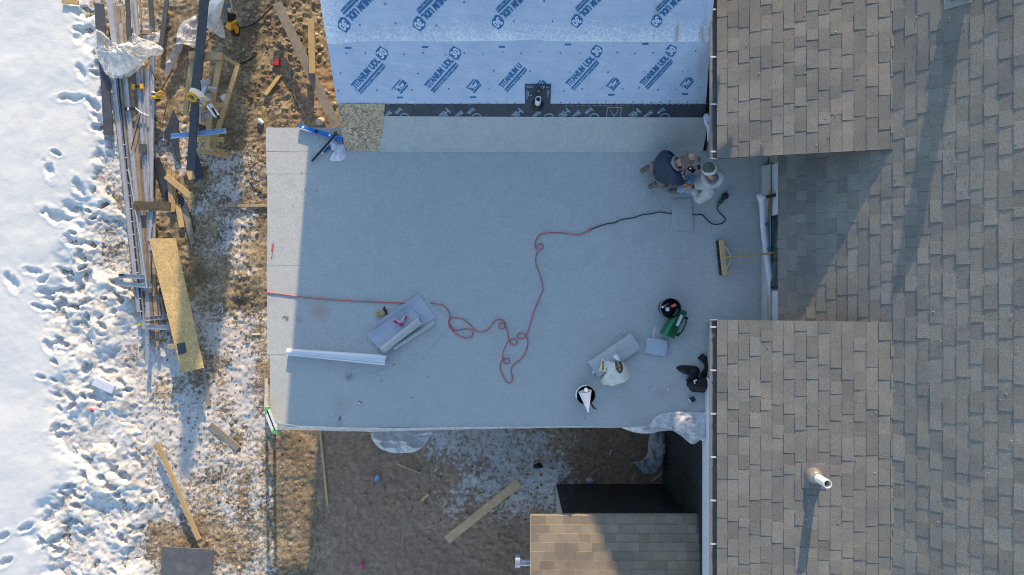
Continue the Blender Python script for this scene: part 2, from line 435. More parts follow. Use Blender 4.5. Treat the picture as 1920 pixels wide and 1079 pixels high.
def soil_mat():
    m = bpy.data.materials.new('muddy_soil'); nt, bs = nodes(m); v = pos(nt)
    a = noise(nt, v, 1.3, 5, 0.6); b = noise(nt, v, 12, 8, 0.75, 0.5); c = noise(nt, v, 30, 5, 0.75)
    col = ramp(nt, a.outputs['Fac'], [(0.3, (0.235, 0.180, 0.115)), (0.55, (0.345, 0.275, 0.180)), (0.75, (0.44, 0.37, 0.255))]).outputs[0]
    col = mix(nt, 1.0, col, ramp(nt, b.outputs['Fac'], [(0.3, (0.32, 0.30, 0.29)), (0.5, (0.95, 0.95, 0.95)), (0.68, (1.6, 1.58, 1.5))]).outputs[0], 'MULTIPLY')
    col = mix(nt, 0.8, col, ramp(nt, c.outputs['Fac'], [(0.3, (0.36, 0.34, 0.32)), (0.5, (0.9, 0.9, 0.88)), (0.68, (1.65, 1.64, 1.58))]).outputs[0], 'MULTIPLY')
    wt = noise(nt, v, 2.1, 6, 0.7, 0.4)
    col = mix(nt, ramp(nt, wt.outputs['Fac'], [(0.46, (0, 0, 0)), (0.57, (0.78,) * 3)]).outputs[0], col, mix(nt, 1.0, (0.135, 0.102, 0.064), ramp(nt, c.outputs['Fac'], [(0.3, (0.5, 0.5, 0.5)), (0.7, (1.5, 1.5, 1.45))]).outputs[0], 'MULTIPLY'))
    at = nn(nt, 'ShaderNodeAttribute', attribute_name='shaded_mud')
    col = mix(nt, math_n(nt, 'MULTIPLY', at.outputs['Fac'], 0.9), col, mix(nt, 1.0, (0.36, 0.238, 0.160), ramp(nt, b.outputs['Fac'], [(0.3, (0.55, 0.55, 0.55)), (0.7, (1.4, 1.38, 1.35))]).outputs[0], 'MULTIPLY'))  # separate mud colour put in for the shaded yard
    # thin frost lying in the hollows: where the attribute is high more of it stays
    fr = nn(nt, 'ShaderNodeAttribute', attribute_name='frost')
    d = noise(nt, v, 14, 8, 0.78, 0.5); e = noise(nt, v, 1.7, 4, 0.6)
    t = math_n(nt, 'ADD', d.outputs['Fac'], math_n(nt, 'MULTIPLY_ADD', e.outputs['Fac'], 0.5, -0.25))
    t = math_n(nt, 'ADD', t, math_n(nt, 'MULTIPLY_ADD', fr.outputs['Fac'], 0.62, -0.42))
    fm = ramp(nt, t, [(0.40, (0, 0, 0)), (0.49, (0.85,) * 3)]).outputs[0]
    col = mix(nt, fm, col, mix(nt, c.outputs['Fac'], (0.50, 0.49, 0.47), (0.82, 0.82, 0.82)))
    nt.links.new(col, bs.inputs['Base Color']); bs.inputs['Roughness'].default_value = 0.85
    h = math_n(nt, 'MULTIPLY_ADD', b.outputs['Fac'], 0.7, math_n(nt, 'MULTIPLY', c.outputs['Fac'], 0.3)); bump(nt, bs, h, 0.45, 0.012)
    return m
def snow_mat():
    m = bpy.data.materials.new('trodden_snow'); nt, bs = nodes(m); v = pos(nt)
    b = noise(nt, v, 30, 4, 0.7); a = noise(nt, v, 2.5, 4, 0.6)
    col = ramp(nt, a.outputs['Fac'], [(0.3, (0.66, 0.69, 0.69)), (0.7, (0.72, 0.75, 0.75))]).outputs[0]
    at = nn(nt, 'ShaderNodeAttribute', attribute_name='mud'); d = noise(nt, v, 7, 7, 0.75, 0.4)
    t = math_n(nt, 'ADD', d.outputs['Fac'], math_n(nt, 'MULTIPLY_ADD', at.outputs['Fac'], 0.55, -0.60))
    col = mix(nt, ramp(nt, t, [(0.34, (0, 0, 0)), (0.55, (0.75,) * 3)]).outputs[0], col, (0.40, 0.32, 0.23))
    sp = noise(nt, v, 16, 3, 0.8); sp2 = noise(nt, v, 1.2, 3)
    spm = math_n(nt, 'MULTIPLY', ramp(nt, sp.outputs['Fac'], [(0.70, (0, 0, 0)), (0.76, (0.6,) * 3)]).outputs[0], ramp(nt, sp2.outputs['Fac'], [(0.45, (0, 0, 0)), (0.6, (1, 1, 1))]).outputs[0])
    col = mix(nt, spm, col, (0.45, 0.38, 0.28))
    nt.links.new(col, bs.inputs['Base Color']); bs.inputs['Roughness'].default_value = 0.7
    bs.inputs['Subsurface Weight'].default_value = 0.0
    bump(nt, bs, b.outputs['Fac'], 0.25, 0.02)
    return m

MEM = membrane_mat()
UNDERSIDE = basic('membrane_underside', (0.50, 0.53, 0.60), 0.45, 0.06, 5, bmp=0.1, bscale=6)
SH_MAIN = shingle_mat('weathered_shingle', (0.198, 0.199, 0.189), (0.209, 0.206, 0.190), 0.55)
SH_PORCH = shingle_mat('tan_shingle', (0.285, 0.240, 0.182), (0.32, 0.265, 0.195), 0.5)
SLAB = basic('roof_felt', (0.06, 0.06, 0.062), 0.9)
UNDER_LOW = underlay_mat('blue_underlayment', False)
UNDER_UP = underlay_mat('frosted_underlayment', True)
INK = basic('blue_ink', (0.018, 0.15, 0.34), 0.5, 0.15, 30, bmp=0)
PALEINK = basic('pale_ink', (0.60, 0.66, 0.80), 0.5, 0.1, 30, bmp=0)
ICE = basic('dark_membrane', (0.035, 0.042, 0.060), 0.5, 0.35, 7, bmp=0.4, bscale=20, dirt=0.5, dirtc=(0.08, 0.085, 0.085))
ICEINK = basic('grey_ink', (0.22, 0.30, 0.37), 0.6, 0.25, 30, bmp=0)
SOIL = soil_mat(); SNOW = snow_mat()
OSB = wood('oriented_strand_board', (0.66, 0.46, 0.20), 0.7, osb=True)
OSB_OLD = wood('weathered_strand_board', (0.56, 0.42, 0.28), 0.25, osb=True)
PINE = wood('pine_lumber', (0.56, 0.40, 0.20), 0.7)
GREYWOOD = wood('weathered_lumber', (0.27, 0.24, 0.20), 0.55)
BROWNWOOD = wood('old_plank', (0.36, 0.28, 0.19), 0.5)
DARKBOARD = basic('charcoal_siding', (0.062, 0.072, 0.085), 0.6, 0.2, 9, dirt=0.25, dirtc=(0.13, 0.13, 0.13))
STEEL = basic('galvanised_steel', (0.56, 0.58, 0.61), 0.42, 0.12, 10, metal=0.55, bmp=0.05, dirt=0.3, dirtc=(0.4, 0.39, 0.36))
ALU = basic('brushed_aluminium', (0.66, 0.68, 0.72), 0.35, 0.1, 20, metal=0.7, bmp=0.05)
BLACKPL = basic('black_plastic', (0.016, 0.017, 0.02), 0.4, 0.2)
BLACKRUB = basic('black_rubber', (0.02, 0.02, 0.022), 0.7, 0.2)
BLACKCLOTH = basic('black_cloth', (0.010, 0.012, 0.013), 0.75, 0.4, 20, bmp=0.4, bscale=70)
WHITEPL = basic('white_plastic', (0.78, 0.78, 0.76), 0.4, 0.05)
WHITECLOTH = basic('white_cloth', (0.74, 0.72, 0.80), 0.85, 0.08, 20, bmp=0.5, bscale=40)
SACKM = basic('paper_sack', (0.80, 0.76, 0.66), 0.75, 0.08, 8, bmp=0.35, bscale=14)
WRAP = basic('house_wrap', (0.62, 0.66, 0.74), 0.55, 0.07, 6, bmp=0.3, bscale=9)
YELLOW = basic('yellow_plastic', (0.75, 0.40, 0.02), 0.4, 0.12)
GREEN = basic('green_paint', (0.012, 0.13, 0.045), 0.4, 0.2, 12)
GREENL = basic('light_green_paint', (0.03, 0.30, 0.12), 0.4, 0.1, 12)
GREENCAP = basic('green_cap', (0.08, 0.50, 0.16), 0.4, 0.1)
BLUE = basic('blue_paint', (0.012, 0.17, 0.55), 0.35, 0.08)
SKYBLUE = basic('pale_blue_metal', (0.33, 0.50, 0.78), 0.4, 0.08)
RED = basic('red_vinyl', (0.56, 0.13, 0.12), 0.5, 0.2, 10, bmp=0.1)
PINK = basic('crimson_print', (0.55, 0.02, 0.12), 0.5, 0.3, 30)
GUTTER = basic('bronze_gutter', (0.26, 0.25, 0.235), 0.35, 0.2, 5, metal=0.4, bmp=0.05)
GUTTERLIP = basic('pale_gutter_lip', (0.36, 0.34, 0.31), 0.4, 0.1, metal=0.3)
STRAP = basic('gutter_strap', (0.74, 0.74, 0.72), 0.4, 0.05, metal=0.3)
WALLM = basic('grey_wall', (0.34, 0.33, 0.31), 0.8, 0.1, 4)
TAR = basic('black_damp_proofing', (0.030, 0.036, 0.040), 0.45, 0.5, 5, bmp=0.4, bscale=14, dirt=0.25, dirtc=(0.05, 0.055, 0.055))
TIMBER = wood('yellow_timber', (0.62, 0.40, 0.12), 0.75)
GLASSM = basic('dark_window_glass', (0.03, 0.055, 0.05), 0.12, 0.3, 3, bmp=0)
CLEARFILM = film('clear_polythene', (0.84, 0.86, 0.88), 0.62, 0.12)
WHITEFILM = film('milky_polythene', (0.84, 0.86, 0.88), 0.38, 0.15)
FILTH = film('dirty_polythene', (0.55, 0.58, 0.63), 0.42, 0.2)
SKIN = basic('skin', (0.46, 0.25, 0.17), 0.55, 0.1, 20, bmp=0.1)
HAIRG = basic('grey_hair', (0.11, 0.095, 0.085), 0.8, 0.4, 60, bmp=0.5, bscale=120)
NAVY = basic('navy_jacket', (0.018, 0.032, 0.062), 0.8, 0.3, 9, bmp=0.6, bscale=26)
HOODIE = basic('grey_marl_hoodie', (0.40, 0.41, 0.42), 0.9, 0.14, 9, bmp=0.6, bscale=26)
JEANS = basic('faded_denim', (0.20, 0.31, 0.46), 0.85, 0.25, 12, bmp=0.4, bscale=60)
WORKPANTS = basic('work_trousers', (0.17, 0.14, 0.115), 0.85, 0.3, 12, bmp=0.4)
BOOT = basic('worn_leather_boot', (0.14, 0.115, 0.095), 0.7, 0.3, 25, bmp=0.4)
BEANIE = basic('olive_knit', (0.07, 0.085, 0.06), 0.9, 0.35, 25, bmp=0.6, bscale=110)
BAND = basic('light_knit_band', (0.52, 0.52, 0.51), 0.9, 0.1, 40, bmp=0.6, bscale=110)
# ------------------------------------------------------------------ ground and snow
GZ = -3.0
def axis(parts):
    out = []
    for a, b, st in parts: out += list(np.arange(a, b - st * 0.5, st))
    return np.array(out + [parts[-1][1]])
GX = axis([(-260, -60, 25), (-60, -20, 4), (-20, -10.8, 0.4), (-10.8, -3.3, 0.025), (-3.3, 3.5, 0.045), (3.5, 20, 1.5), (20, 60, 5), (60, 260, 25)])
GY = axis([(-260, -60, 25), (-60, -20, 4), (-20, -6.3, 0.4), (-6.3, 6.3, 0.025), (6.3, 20, 0.4), (20, 60, 4), (60, 260, 25)])
XX, YY = np.meshgrid(GX, GY, indexing='ij')
KG = FPX / (HC - GZ)
PXX = 960 + XX * KG; PYY = 539.5 - YY * KG
ROWS = [-2000, 0, 100, 200, 300, 400, 500, 600, 700, 800, 900, 1000, 1079, 3000]
CLEAN = [170, 150, 165, 185, 185, 150, 85, 75, 95, 100, 130, 70, 60, 60]
MIXED = [220, 212, 215, 225, 260, 268, 268, 280, 270, 275, 318, 300, 300, 300]
def zones(px, py):
    return np.interp(py, ROWS, CLEAN), np.interp(py, ROWS, MIXED)
def ground_low(x, y):
    z = GZ + 0.10 * (fbm(x, y, 0.5, 3, 1) - 0.5)
    return z
def ground_z(x, y, px, py, near):
    z = ground_low(x, y)
    z = z + near * 0.055 * (fbm(x, y, 2.2, 4, 2) - 0.5) + near * 0.034 * (fbm(x, y, 17.0, 2, 6) - 0.5) + near * 0.030 * (fbm(x, y, 8.0, 3, 3, True) - 0.62)
    # clods along the upper bank and wheel ruts running up the picture
    clod = np.exp(-((px - 545) / 55.0) ** 2) * (py < 260) + np.exp(-((px - 455) / 40.0) ** 2) * (py > 280) * (py < 560) * 0.7
    z = z + near * clod * 0.08 * (fbm(x, y, 5.0, 3, 8, True) - 0.5)
    for c, w in ((520, 16), (575, 18), (455, 14)):
        z = z - near * (py > 560) * 0.05 * np.exp(-((px - c - (py - 800) * 0.02) / w) ** 2)
    z = z + near * 0.20 * np.exp(-((px - 880) / 120.0) ** 2 - ((py - 900) / 90.0) ** 2)
    return z
NEAR = ((abs(XX) < 14) & (abs(YY) < 9)).astype(float)
ZG = ground_z(XX, YY, PXX, PYY, NEAR)
CL, MX = zones(PXX, PYY)
wob = (fbm(XX, YY, 1.4, 4, 11) - 0.5) * 90
A_clean = 1 - sstep(-18, 40, PXX + wob - CL)
A_mix = 1 - sstep(-75, 75, PXX + wob * 1.1 - MX)
FARX = sstep(10.0, 16.0, np.maximum(abs(XX), abs(YY) * 1.2))
A_clean = np.maximum(A_clean, FARX); A_mix = np.maximum(A_mix, FARX)
T = 0.15 * A_mix - 0.075 + 0.05 * A_clean
T = T + (A_mix * (1 - A_clean)) * 0.27 * (fbm(XX, YY, 2.0, 6, 21) - 0.56) - (1 - A_mix) * 0.06
# old footprints: deep pits with a pushed-up rim
feet = []
fr_ = random.Random(5)
for (px, py, a, l) in ((70, 510, 0.2, 1.0), (30, 528, 1.0, 1.3), (92, 546, 0.1, 1.1), (125, 547, 0.1, 1.1), (118, 585, 1.0, 1.1), (85, 706, 0.4, 0.7), (135, 742, 0.5, 0.9),
                       (182, 746, 0.4, 0.8), (15, 1001, -0.5, 0.9), (57, 984, -0.5, 0.9), (95, 970, -0.5, 0.8), (18, 1050, -0.5, 0.9), (110, 1008, -0.5, 1.1), (125, 820, 0.3, 1.4), (160, 835, 0.7, 1.2),
                       (150, 188, 0.1, 0.9), (160, 140, 1.2, 1.0), (128, 186, 0.0, 0.9), (163, 60, 0.1, 1.1), (160, 28, 0.2, 1.0), (105, 405, 0.6, 1.4), (140, 390, 0.6, 1.3), (118, 408, 0.3, 1.2), (155, 352, 1.1, 1.2),
                       (100, 322, 1.2, 1.1), (115, 290, 0.4, 0.6), (140, 452, 0.5, 1.2), (155, 482, 1.2, 1.2), (165, 520, 1.3, 1.3), (130, 930, -0.9, 1.3), (120, 950, -0.8, 1.2), (140, 1040, 0.8, 1.2), (125, 1010, 0.9, 1.1),
                       (145, 975, 0.5, 1.0), (130, 1072, 0.4, 1.1), (220, 420, 0.3, 1.2), (210, 470, 0.5, 1.1), (232, 395, 0.6, 1.0), (200, 430, 1.2, 1.0), (215, 500, 0.0, 1.0)):
    feet.append((px, py, -a, l))
for k in range(220):
    py = fr_.uniform(250, 1079)
    c = float(np.interp(py, ROWS, CLEAN)); e = float(np.interp(py, ROWS, MIXED))
    px = c + (e + 25 - c) * fr_.random() ** 0.8
    feet.append((px, py, -fr_.gauss(0.55, 0.7), fr_.uniform(0.4, 0.95)))
for k in range(26):
    py = fr_.uniform(0, 330); px = float(np.interp(py, ROWS, MIXED)) + fr_.uniform(-55, 20)
    feet.append((px, py, fr_.uniform(-1.5, 1.5), fr_.uniform(0.6, 1.2)))
PIT = np.zeros_like(T)
for (px, py, a, l) in feet:
    x0 = (px - 960) / KG; y0 = (539.5 - py) / KG
    i0, i1 = np.searchsorted(GX, [x0 - 0.5, x0 + 0.5]); j0, j1 = np.searchsorted(GY, [y0 - 0.5, y0 + 0.5])
    if i1 <= i0 or j1 <= j0: continue
    dx = XX[i0:i1, j0:j1] - x0; dy = YY[i0:i1, j0:j1] - y0
    u = (dx * math.cos(a) + dy * math.sin(a)) / (0.17 * l); w = (-dx * math.sin(a) + dy * math.cos(a)) / (0.085 * l)
    r = np.sqrt(u * u + w * w) + 1.1 * (fbm(dx + px, dy + py, 11, 3, 4) - 0.5)
    dep = -(0.058 + 0.05 * ((px * 7.3) % 1)) * (1 - sstep(0.5, 1.05, r)) + 0.010 * np.exp(-((r - 1.3) / 0.3) ** 2)
    PIT[i0:i1, j0:j1] = np.where(abs(dep) > abs(PIT[i0:i1, j0:j1]), dep, PIT[i0:i1, j0:j1])
T = T + PIT * (0.35 + 0.65 * np.maximum(A_mix, 0.2))
T = T + NEAR * A_mix * (0.012 * (fbm(XX, YY, 6, 4, 31) - 0.5) + 0.03 * (fbm(XX, YY, 0.8, 3, 33) - 0.5))
T = T + NEAR * A_mix * (1 - A_clean) * (0.06 * (fbm(XX, YY, 7, 4, 37) - 0.5) + 0.035 * (fbm(XX, YY, 16, 2, 39) - 0.5))
ZS = ground_low(XX, YY) + T
FROST = np.interp(PXX, [250, 300, 340, 400, 430, 505, 560, 640, 700, 760, 830, 960, 1010, 1060, 1200], [0.66, 0.48, 0.42, 0.43, 0.44, 0.30, 0.28, 0.26, 0.24, 0.36, 0.58, 0.60, 0.55, 0.46, 0.24])
FROST = FROST + 0.12 * np.exp(-((PXX - 455) / 55.0) ** 2) * sstep(240, 330, PYY) * (1 - sstep(760, 900, PYY)) + 0.15 * np.exp(-((PXX - 500) / 40.0) ** 2) * sstep(850, 950, PYY)
FROST = FROST + 0.22 * np.exp(-((PXX - 335) / 48.0) ** 2 - ((PYY - 740) / 140.0) ** 2)
FROST = FROST - 0.5 * (1 - sstep(180, 300, PYY)) * sstep(330, 380, PXX) - 0.22 * np.exp(-((PXX - 545) / 25.0) ** 2) * (PYY > 780) - 0.4 * sstep(985, 1040, PYY) * sstep(640, 760, PXX)
FROST = FROST - 0.5 * np.exp(-((PXX - 1165) / 55.0) ** 2 - ((PYY - 885) / 22.0) ** 2) - 0.35 * np.exp(-((PXX - 950) / 60.0) ** 2 - ((PYY - 1060) / 60.0) ** 2)
FROST = FROST + 0.5 * (fbm(XX, YY, 1.0, 4, 41) - 0.5) + 0.07 * (PXX < 560) * sstep(520, 640, PYY)
SHADED_MUD = sstep(570, 640, PXX) * sstep(700, 760, PYY) + 0.75 * np.exp(-((PXX - 590) / 45.0) ** 2) * (PYY < 250) * (PYY > 120)  # where soil takes its shaded colour: below the roof edge, beside the wing
MUD = np.clip(1.25 - (A_clean * 1.5 + A_mix * 0.35) + 0.55 * sstep(0.03, 0.11, -PIT) * (1 - A_clean), 0, 1) * (1 - FARX)

def height_mesh(name, Zv, keep, mat, attrs, kind_label):
    nx, ny = Zv.shape
    idx = np.arange(nx * ny).reshape(nx, ny)
    q = np.stack([idx[:-1, :-1], idx[1:, :-1], idx[1:, 1:], idx[:-1, 1:]], -1).reshape(-1, 4)
    if keep is not None:
        k = keep[:-1, :-1] | keep[1:, :-1] | keep[1:, 1:] | keep[:-1, 1:]
        q = q[k.reshape(-1)]
    used = np.unique(q); remap = -np.ones(nx * ny, int); remap[used] = np.arange(len(used)); q = remap[q]
    co = np.stack([XX, YY, Zv], -1).reshape(-1, 3)[used]
    me = bpy.data.meshes.new(name)
    me.vertices.add(len(used)); me.vertices.foreach_set('co', co.astype(np.float32).ravel())
    me.loops.add(len(q) * 4); me.loops.foreach_set('vertex_index', q.astype(np.int32).ravel())
    me.polygons.add(len(q)); me.polygons.foreach_set('loop_start', np.arange(0, len(q) * 4, 4, dtype=np.int32))
    me.update(calc_edges=True)
    me.polygons.foreach_set('use_smooth', np.ones(len(q), bool))
    for an, av in attrs.items():
        a = me.attributes.new(an, 'FLOAT', 'POINT'); a.data.foreach_set('value', av.reshape(-1)[used].astype(np.float32))
    me.materials.append(mat)
    o = bpy.data.objects.new(name, me); link(o); tag(o, kind='structure')
    return o
height_mesh('ground', ZG, None, SOIL, {'frost': FROST, 'shaded_mud': np.clip(SHADED_MUD, 0, 1)}, None)
height_mesh('snow', ZS, (T > -0.09) & ((PXX < 420) | (FARX > 0)), SNOW, {'mud': MUD}, None)

def gz(x, y):
    """height of the visible ground under a thing"""
    i = int(np.clip(np.searchsorted(GX, x), 0, len(GX) - 1)); j = int(np.clip(np.searchsorted(GY, y), 0, len(GY) - 1))
    return float(max(ZG[i, j], ZS[i, j] if PXX[i, j] < 420 else -99))
def G(px, py, up=0.0):
    """point on the ground seen at a picture position, raised by up"""
    p = P(px, py, GZ)
    for _ in range(3): p = P(px, py, gz(p.x, p.y) + up)
    return p

# ------------------------------------------------------------------ text cut to meshes
_TXT = {}
def text_shape(s, bold=0.05):
    if s in _TXT: return _TXT[s]
    cu = bpy.data.curves.new('lettering', 'FONT'); cu.body = s; cu.size = 1.0; cu.offset = bold; cu.resolution_u = 3
    o = bpy.data.objects.new('lettering', cu); COL.objects.link(o)
    bpy.context.view_layer.update()
    me = bpy.data.meshes.new_from_object(o.evaluated_get(bpy.context.evaluated_depsgraph_get()))
    vs = np.array([v.co[:2] for v in me.vertices]); fs = [tuple(p.vertices) for p in me.polygons]
    bpy.data.objects.remove(o); bpy.data.curves.remove(cu); bpy.data.meshes.remove(me)
    mn = vs.min(0); vs = (vs - mn) / (vs.max(0) - mn)
    _TXT[s] = (vs, fs); return _TXT[s]
def put_text(mb, s, org, e1, e2, x0, y0, w, h, off=None):
    """letters filling the box x0..x0+w, y0..y0+h of the frame org,e1,e2"""
    vs, fs = text_shape(s)
    mb.add([org + e1 * (x0 + a * w) + e2 * (y0 + b * h) + (off or Vector()) for a, b in vs], fs)
def put_poly(mb, org, e1, e2, pts, off=None):
    mb.add([org + e1 * a + e2 * b + (off or Vector()) for a, b in pts], [tuple(range(len(pts)))])

# ------------------------------------------------------------------ shingles
_tab = MB().add([(0, 0, 0), (1, 0, 0), (1, 1, 0), (0, 1, 0), (0, 0, 1), (1, 0, 0.35), (1, 1, 0.35), (0, 1, 1)],
                [(0, 3, 2, 1), (4, 5, 6, 7), (0, 1, 5, 4), (1, 2, 6, 5), (2, 3, 7, 6), (3, 0, 4, 7)])
def lay_shingles(parent, org, ux, uy, un, nrows, span, mat, seed, view_test, e=0.143, limit=300, piece='shingle'):
    r = random.Random(seed)
    me = bpy.data.meshes.new(piece); me.from_pydata([tuple(v) for v in _tab.v], [], _tab.f); me.update(); me.materials.append(mat)
    R = Matrix((ux, uy, un)).transposed()
    tabs = []
    for i in range(nrows):
        y0, y1 = span(i)
        y = y0; raised = r.random() < 0.5
        first = True
        while y < y1 - 1e-4:
            L = r.uniform(0.12, 0.33) if not first else r.uniform(0.1, 0.3)
            first = False
            if y1 - y - L < 0.08: L = y1 - y
            th = r.uniform(0.0155, 0.019) if raised else r.uniform(0.0090, 0.0105)
            raised = not raised if r.random() < 0.96 else raised
            o = org + ux * (i * e + r.uniform(-0.0015, 0.0015)) + uy * (y + 0.0006) + un * (0.0005 + (i % 2) * 0.0003)
            tabs.append((o, Vector((e + 0.012, L - 0.0012, th))))
            y += L
    def key(t):
        c = t[0] + ux * 0.07 + uy * t[1].y * 0.5
        return view_test(c)
    tabs.sort(key=key)
    inview = [t for t in tabs if key(t) < 1e5]
    own, rest = inview[:limit], inview[limit:] + [t for t in tabs if key(t) >= 1e5]
    for o, s in own:
        ob = bpy.data.objects.new(piece, me); link(ob, parent, o)
        ob.rotation_euler = R.to_euler(); ob.scale = s
    if rest:
        mb = MB()
        for o, s in rest: mb.add([o + R @ Vector((v.x * s.x, v.y * s.y, v.z * s.z)) for v in _tab.v], _tab.f)
        mb.build('shingle_field', mat, parent, kind='stuff')
def in_frame(c, m=12):
    d = HC - c.z; px = 960 + c.x / d * FPX; py = 539.5 - c.y / d * FPX
    if -m < px < 1920 + m and -m < py < 1079 + m: return c.x * 0.2 + abs(c.y) * 0.1
    return 1e6
def bay_view(c): return in_frame(c)

# ------------------------------------------------------------------ main house on the right
TM, TB = 1.19, 0.3057
XJ, ZJ = 4.90, 1.88
XE, ZE = 3.895, 0.684
am, ab = math.atan(TM), math.atan(TB)
house = thing('house', 'large house with a steep weathered shingle roof filling the right side', 'house', (6.5, 0, GZ))
XR, ZR = 10.4, ZE + TM * (10.4 - XE)
mb = MB()
for (x0, z0, x1, z1) in ((XE, ZE, XR, ZR), (XR, ZR, 2 * XR - XE, ZE)):
    n = Vector((-(z1 - z0), 0, x1 - x0)).normalized()
    for a in (0,):
        t = n * 0.16
        vs = []
        for y in (-9.0, 9.0):
            vs += [Vector((x0, y, z0)) - n * 0.004, Vector((x1, y, z1)) - n * 0.004, Vector((x1, y, z1)) - n * 0.16, Vector((x0, y, z0)) - n * 0.16]
        mb.add(vs, [(0, 1, 5, 4), (3, 7, 6, 2), (0, 4, 7, 3), (1, 2, 6, 5), (0, 3, 2, 1), (4, 5, 6, 7)])
mb.build('roof', SLAB, house)
roof_slope = bpy.data.objects.new('roof_slope', None); link(roof_slope, house, (XE, 0, ZE))
ux = Vector((math.cos(am), 0, math.sin(am))); uy = Vector((0, 1, 0)); un = ux.cross(uy)
NJ = math.hypot(XJ - XE, ZJ - ZE) / 0.143
def span_main(i):
    return (-0.60, 1.93) if i + 1 < NJ else (-6.5, 6.5)
lay_shingles(roof_slope, Vector((XE, 0, ZE)), ux, uy, un, 31, span_main, SH_MAIN, 3, in_frame)
# walls: behind the recess, then the rest of the body
MB().box((4.12, 0.68, -1.2), (0.22, 3.0, 3.5)).build('wall', WALLM, house)
MB().box((9.0, 0, -1.2), (9.0, 17.2, 3.4)).build('wall', WALLM, house)
# house wrap, timber and the window under the eave
q = MB()
q.box((3.995, 1.49, 0.34), (0.012, 0.78, 0.62)); q.build('house_wrap', WRAP, house)
q = MB(); q.box((3.99, -0.30, 0.34), (0.012, 0.50, 0.62)); q.build('house_wrap', WRAP, house)
MB().box((3.965, 1.33, 0.09), (0.02, 0.36, 0.15)).build('timber_strip', TIMBER, house)
MB().box((3.965, -0.30, 0.07), (0.02, 0.36, 0.11)).build('timber_strip', TIMBER, house)
win = bpy.data.objects.new('window', None); link(win, house, (3.98, 0.52, 0.05))
q = MB()
q.box((3.984, 1.06, 0.36), (0.020, 0.05, 0.62)).box((3.984, 0.0, 0.36), (0.020, 0.04, 0.62)).box((3.984, 0.53, 0.03), (0.020, 1.0, 0.05)).box((3.984, 0.53, 0.645), (0.020, 1.0, 0.05))
q.build('frame', BLACKPL, win)
MB().box((3.980, 0.42, 0.345), (0.02, 0.03, 0.56)).build('mullion', BLACKPL, win)
MB().box((3.982, 0.74, 0.345), (0.012, 0.58, 0.57)).build('pane', GLASSM, win)
MB().box((3.982, 0.215, 0.345), (0.012, 0.36, 0.57)).build('pane', GLASSM, win)
# vent pipe and flue on its roof
def flue(name, base, r, h, label, matp, boot, cone_r, slope_n):
    t = thing(name, label, 'vent pipe', base)
    R = slope_n.to_track_quat('Z', 'Y').to_matrix()
    q = MB(); q.box(base + slope_n * 0.012, (0.34 if r < 0.1 else 0.5, 0.30 if r < 0.1 else 0.46, 0.006), R=R); q.build('flashing', boot, t)
    q = MB(); q.lathe([(cone_r, -0.04), (cone_r * 0.8, 0.04), (r * 1.5, 0.11), (r * 1.12, 0.13)], base, 24); q.build('boot', boot, t, smooth=True)
    q = MB(); q.lathe([(r, 0.0), (r, h), (r * 0.8, h), (r * 0.8, h - 0.12)], base, 24)
    q.f.pop(); q.build('pipe', matp, t, smooth=False)
    MB().lathe([(r * 0.79, h - 0.13), (r * 0.79, h - 0.12)], base, 20).build('bore', BLACKRUB, t)
    return t
nb = Vector((-math.sin(ab), 0, math.cos(ab))); nm = Vector((-math.sin(am), 0, math.cos(am)))

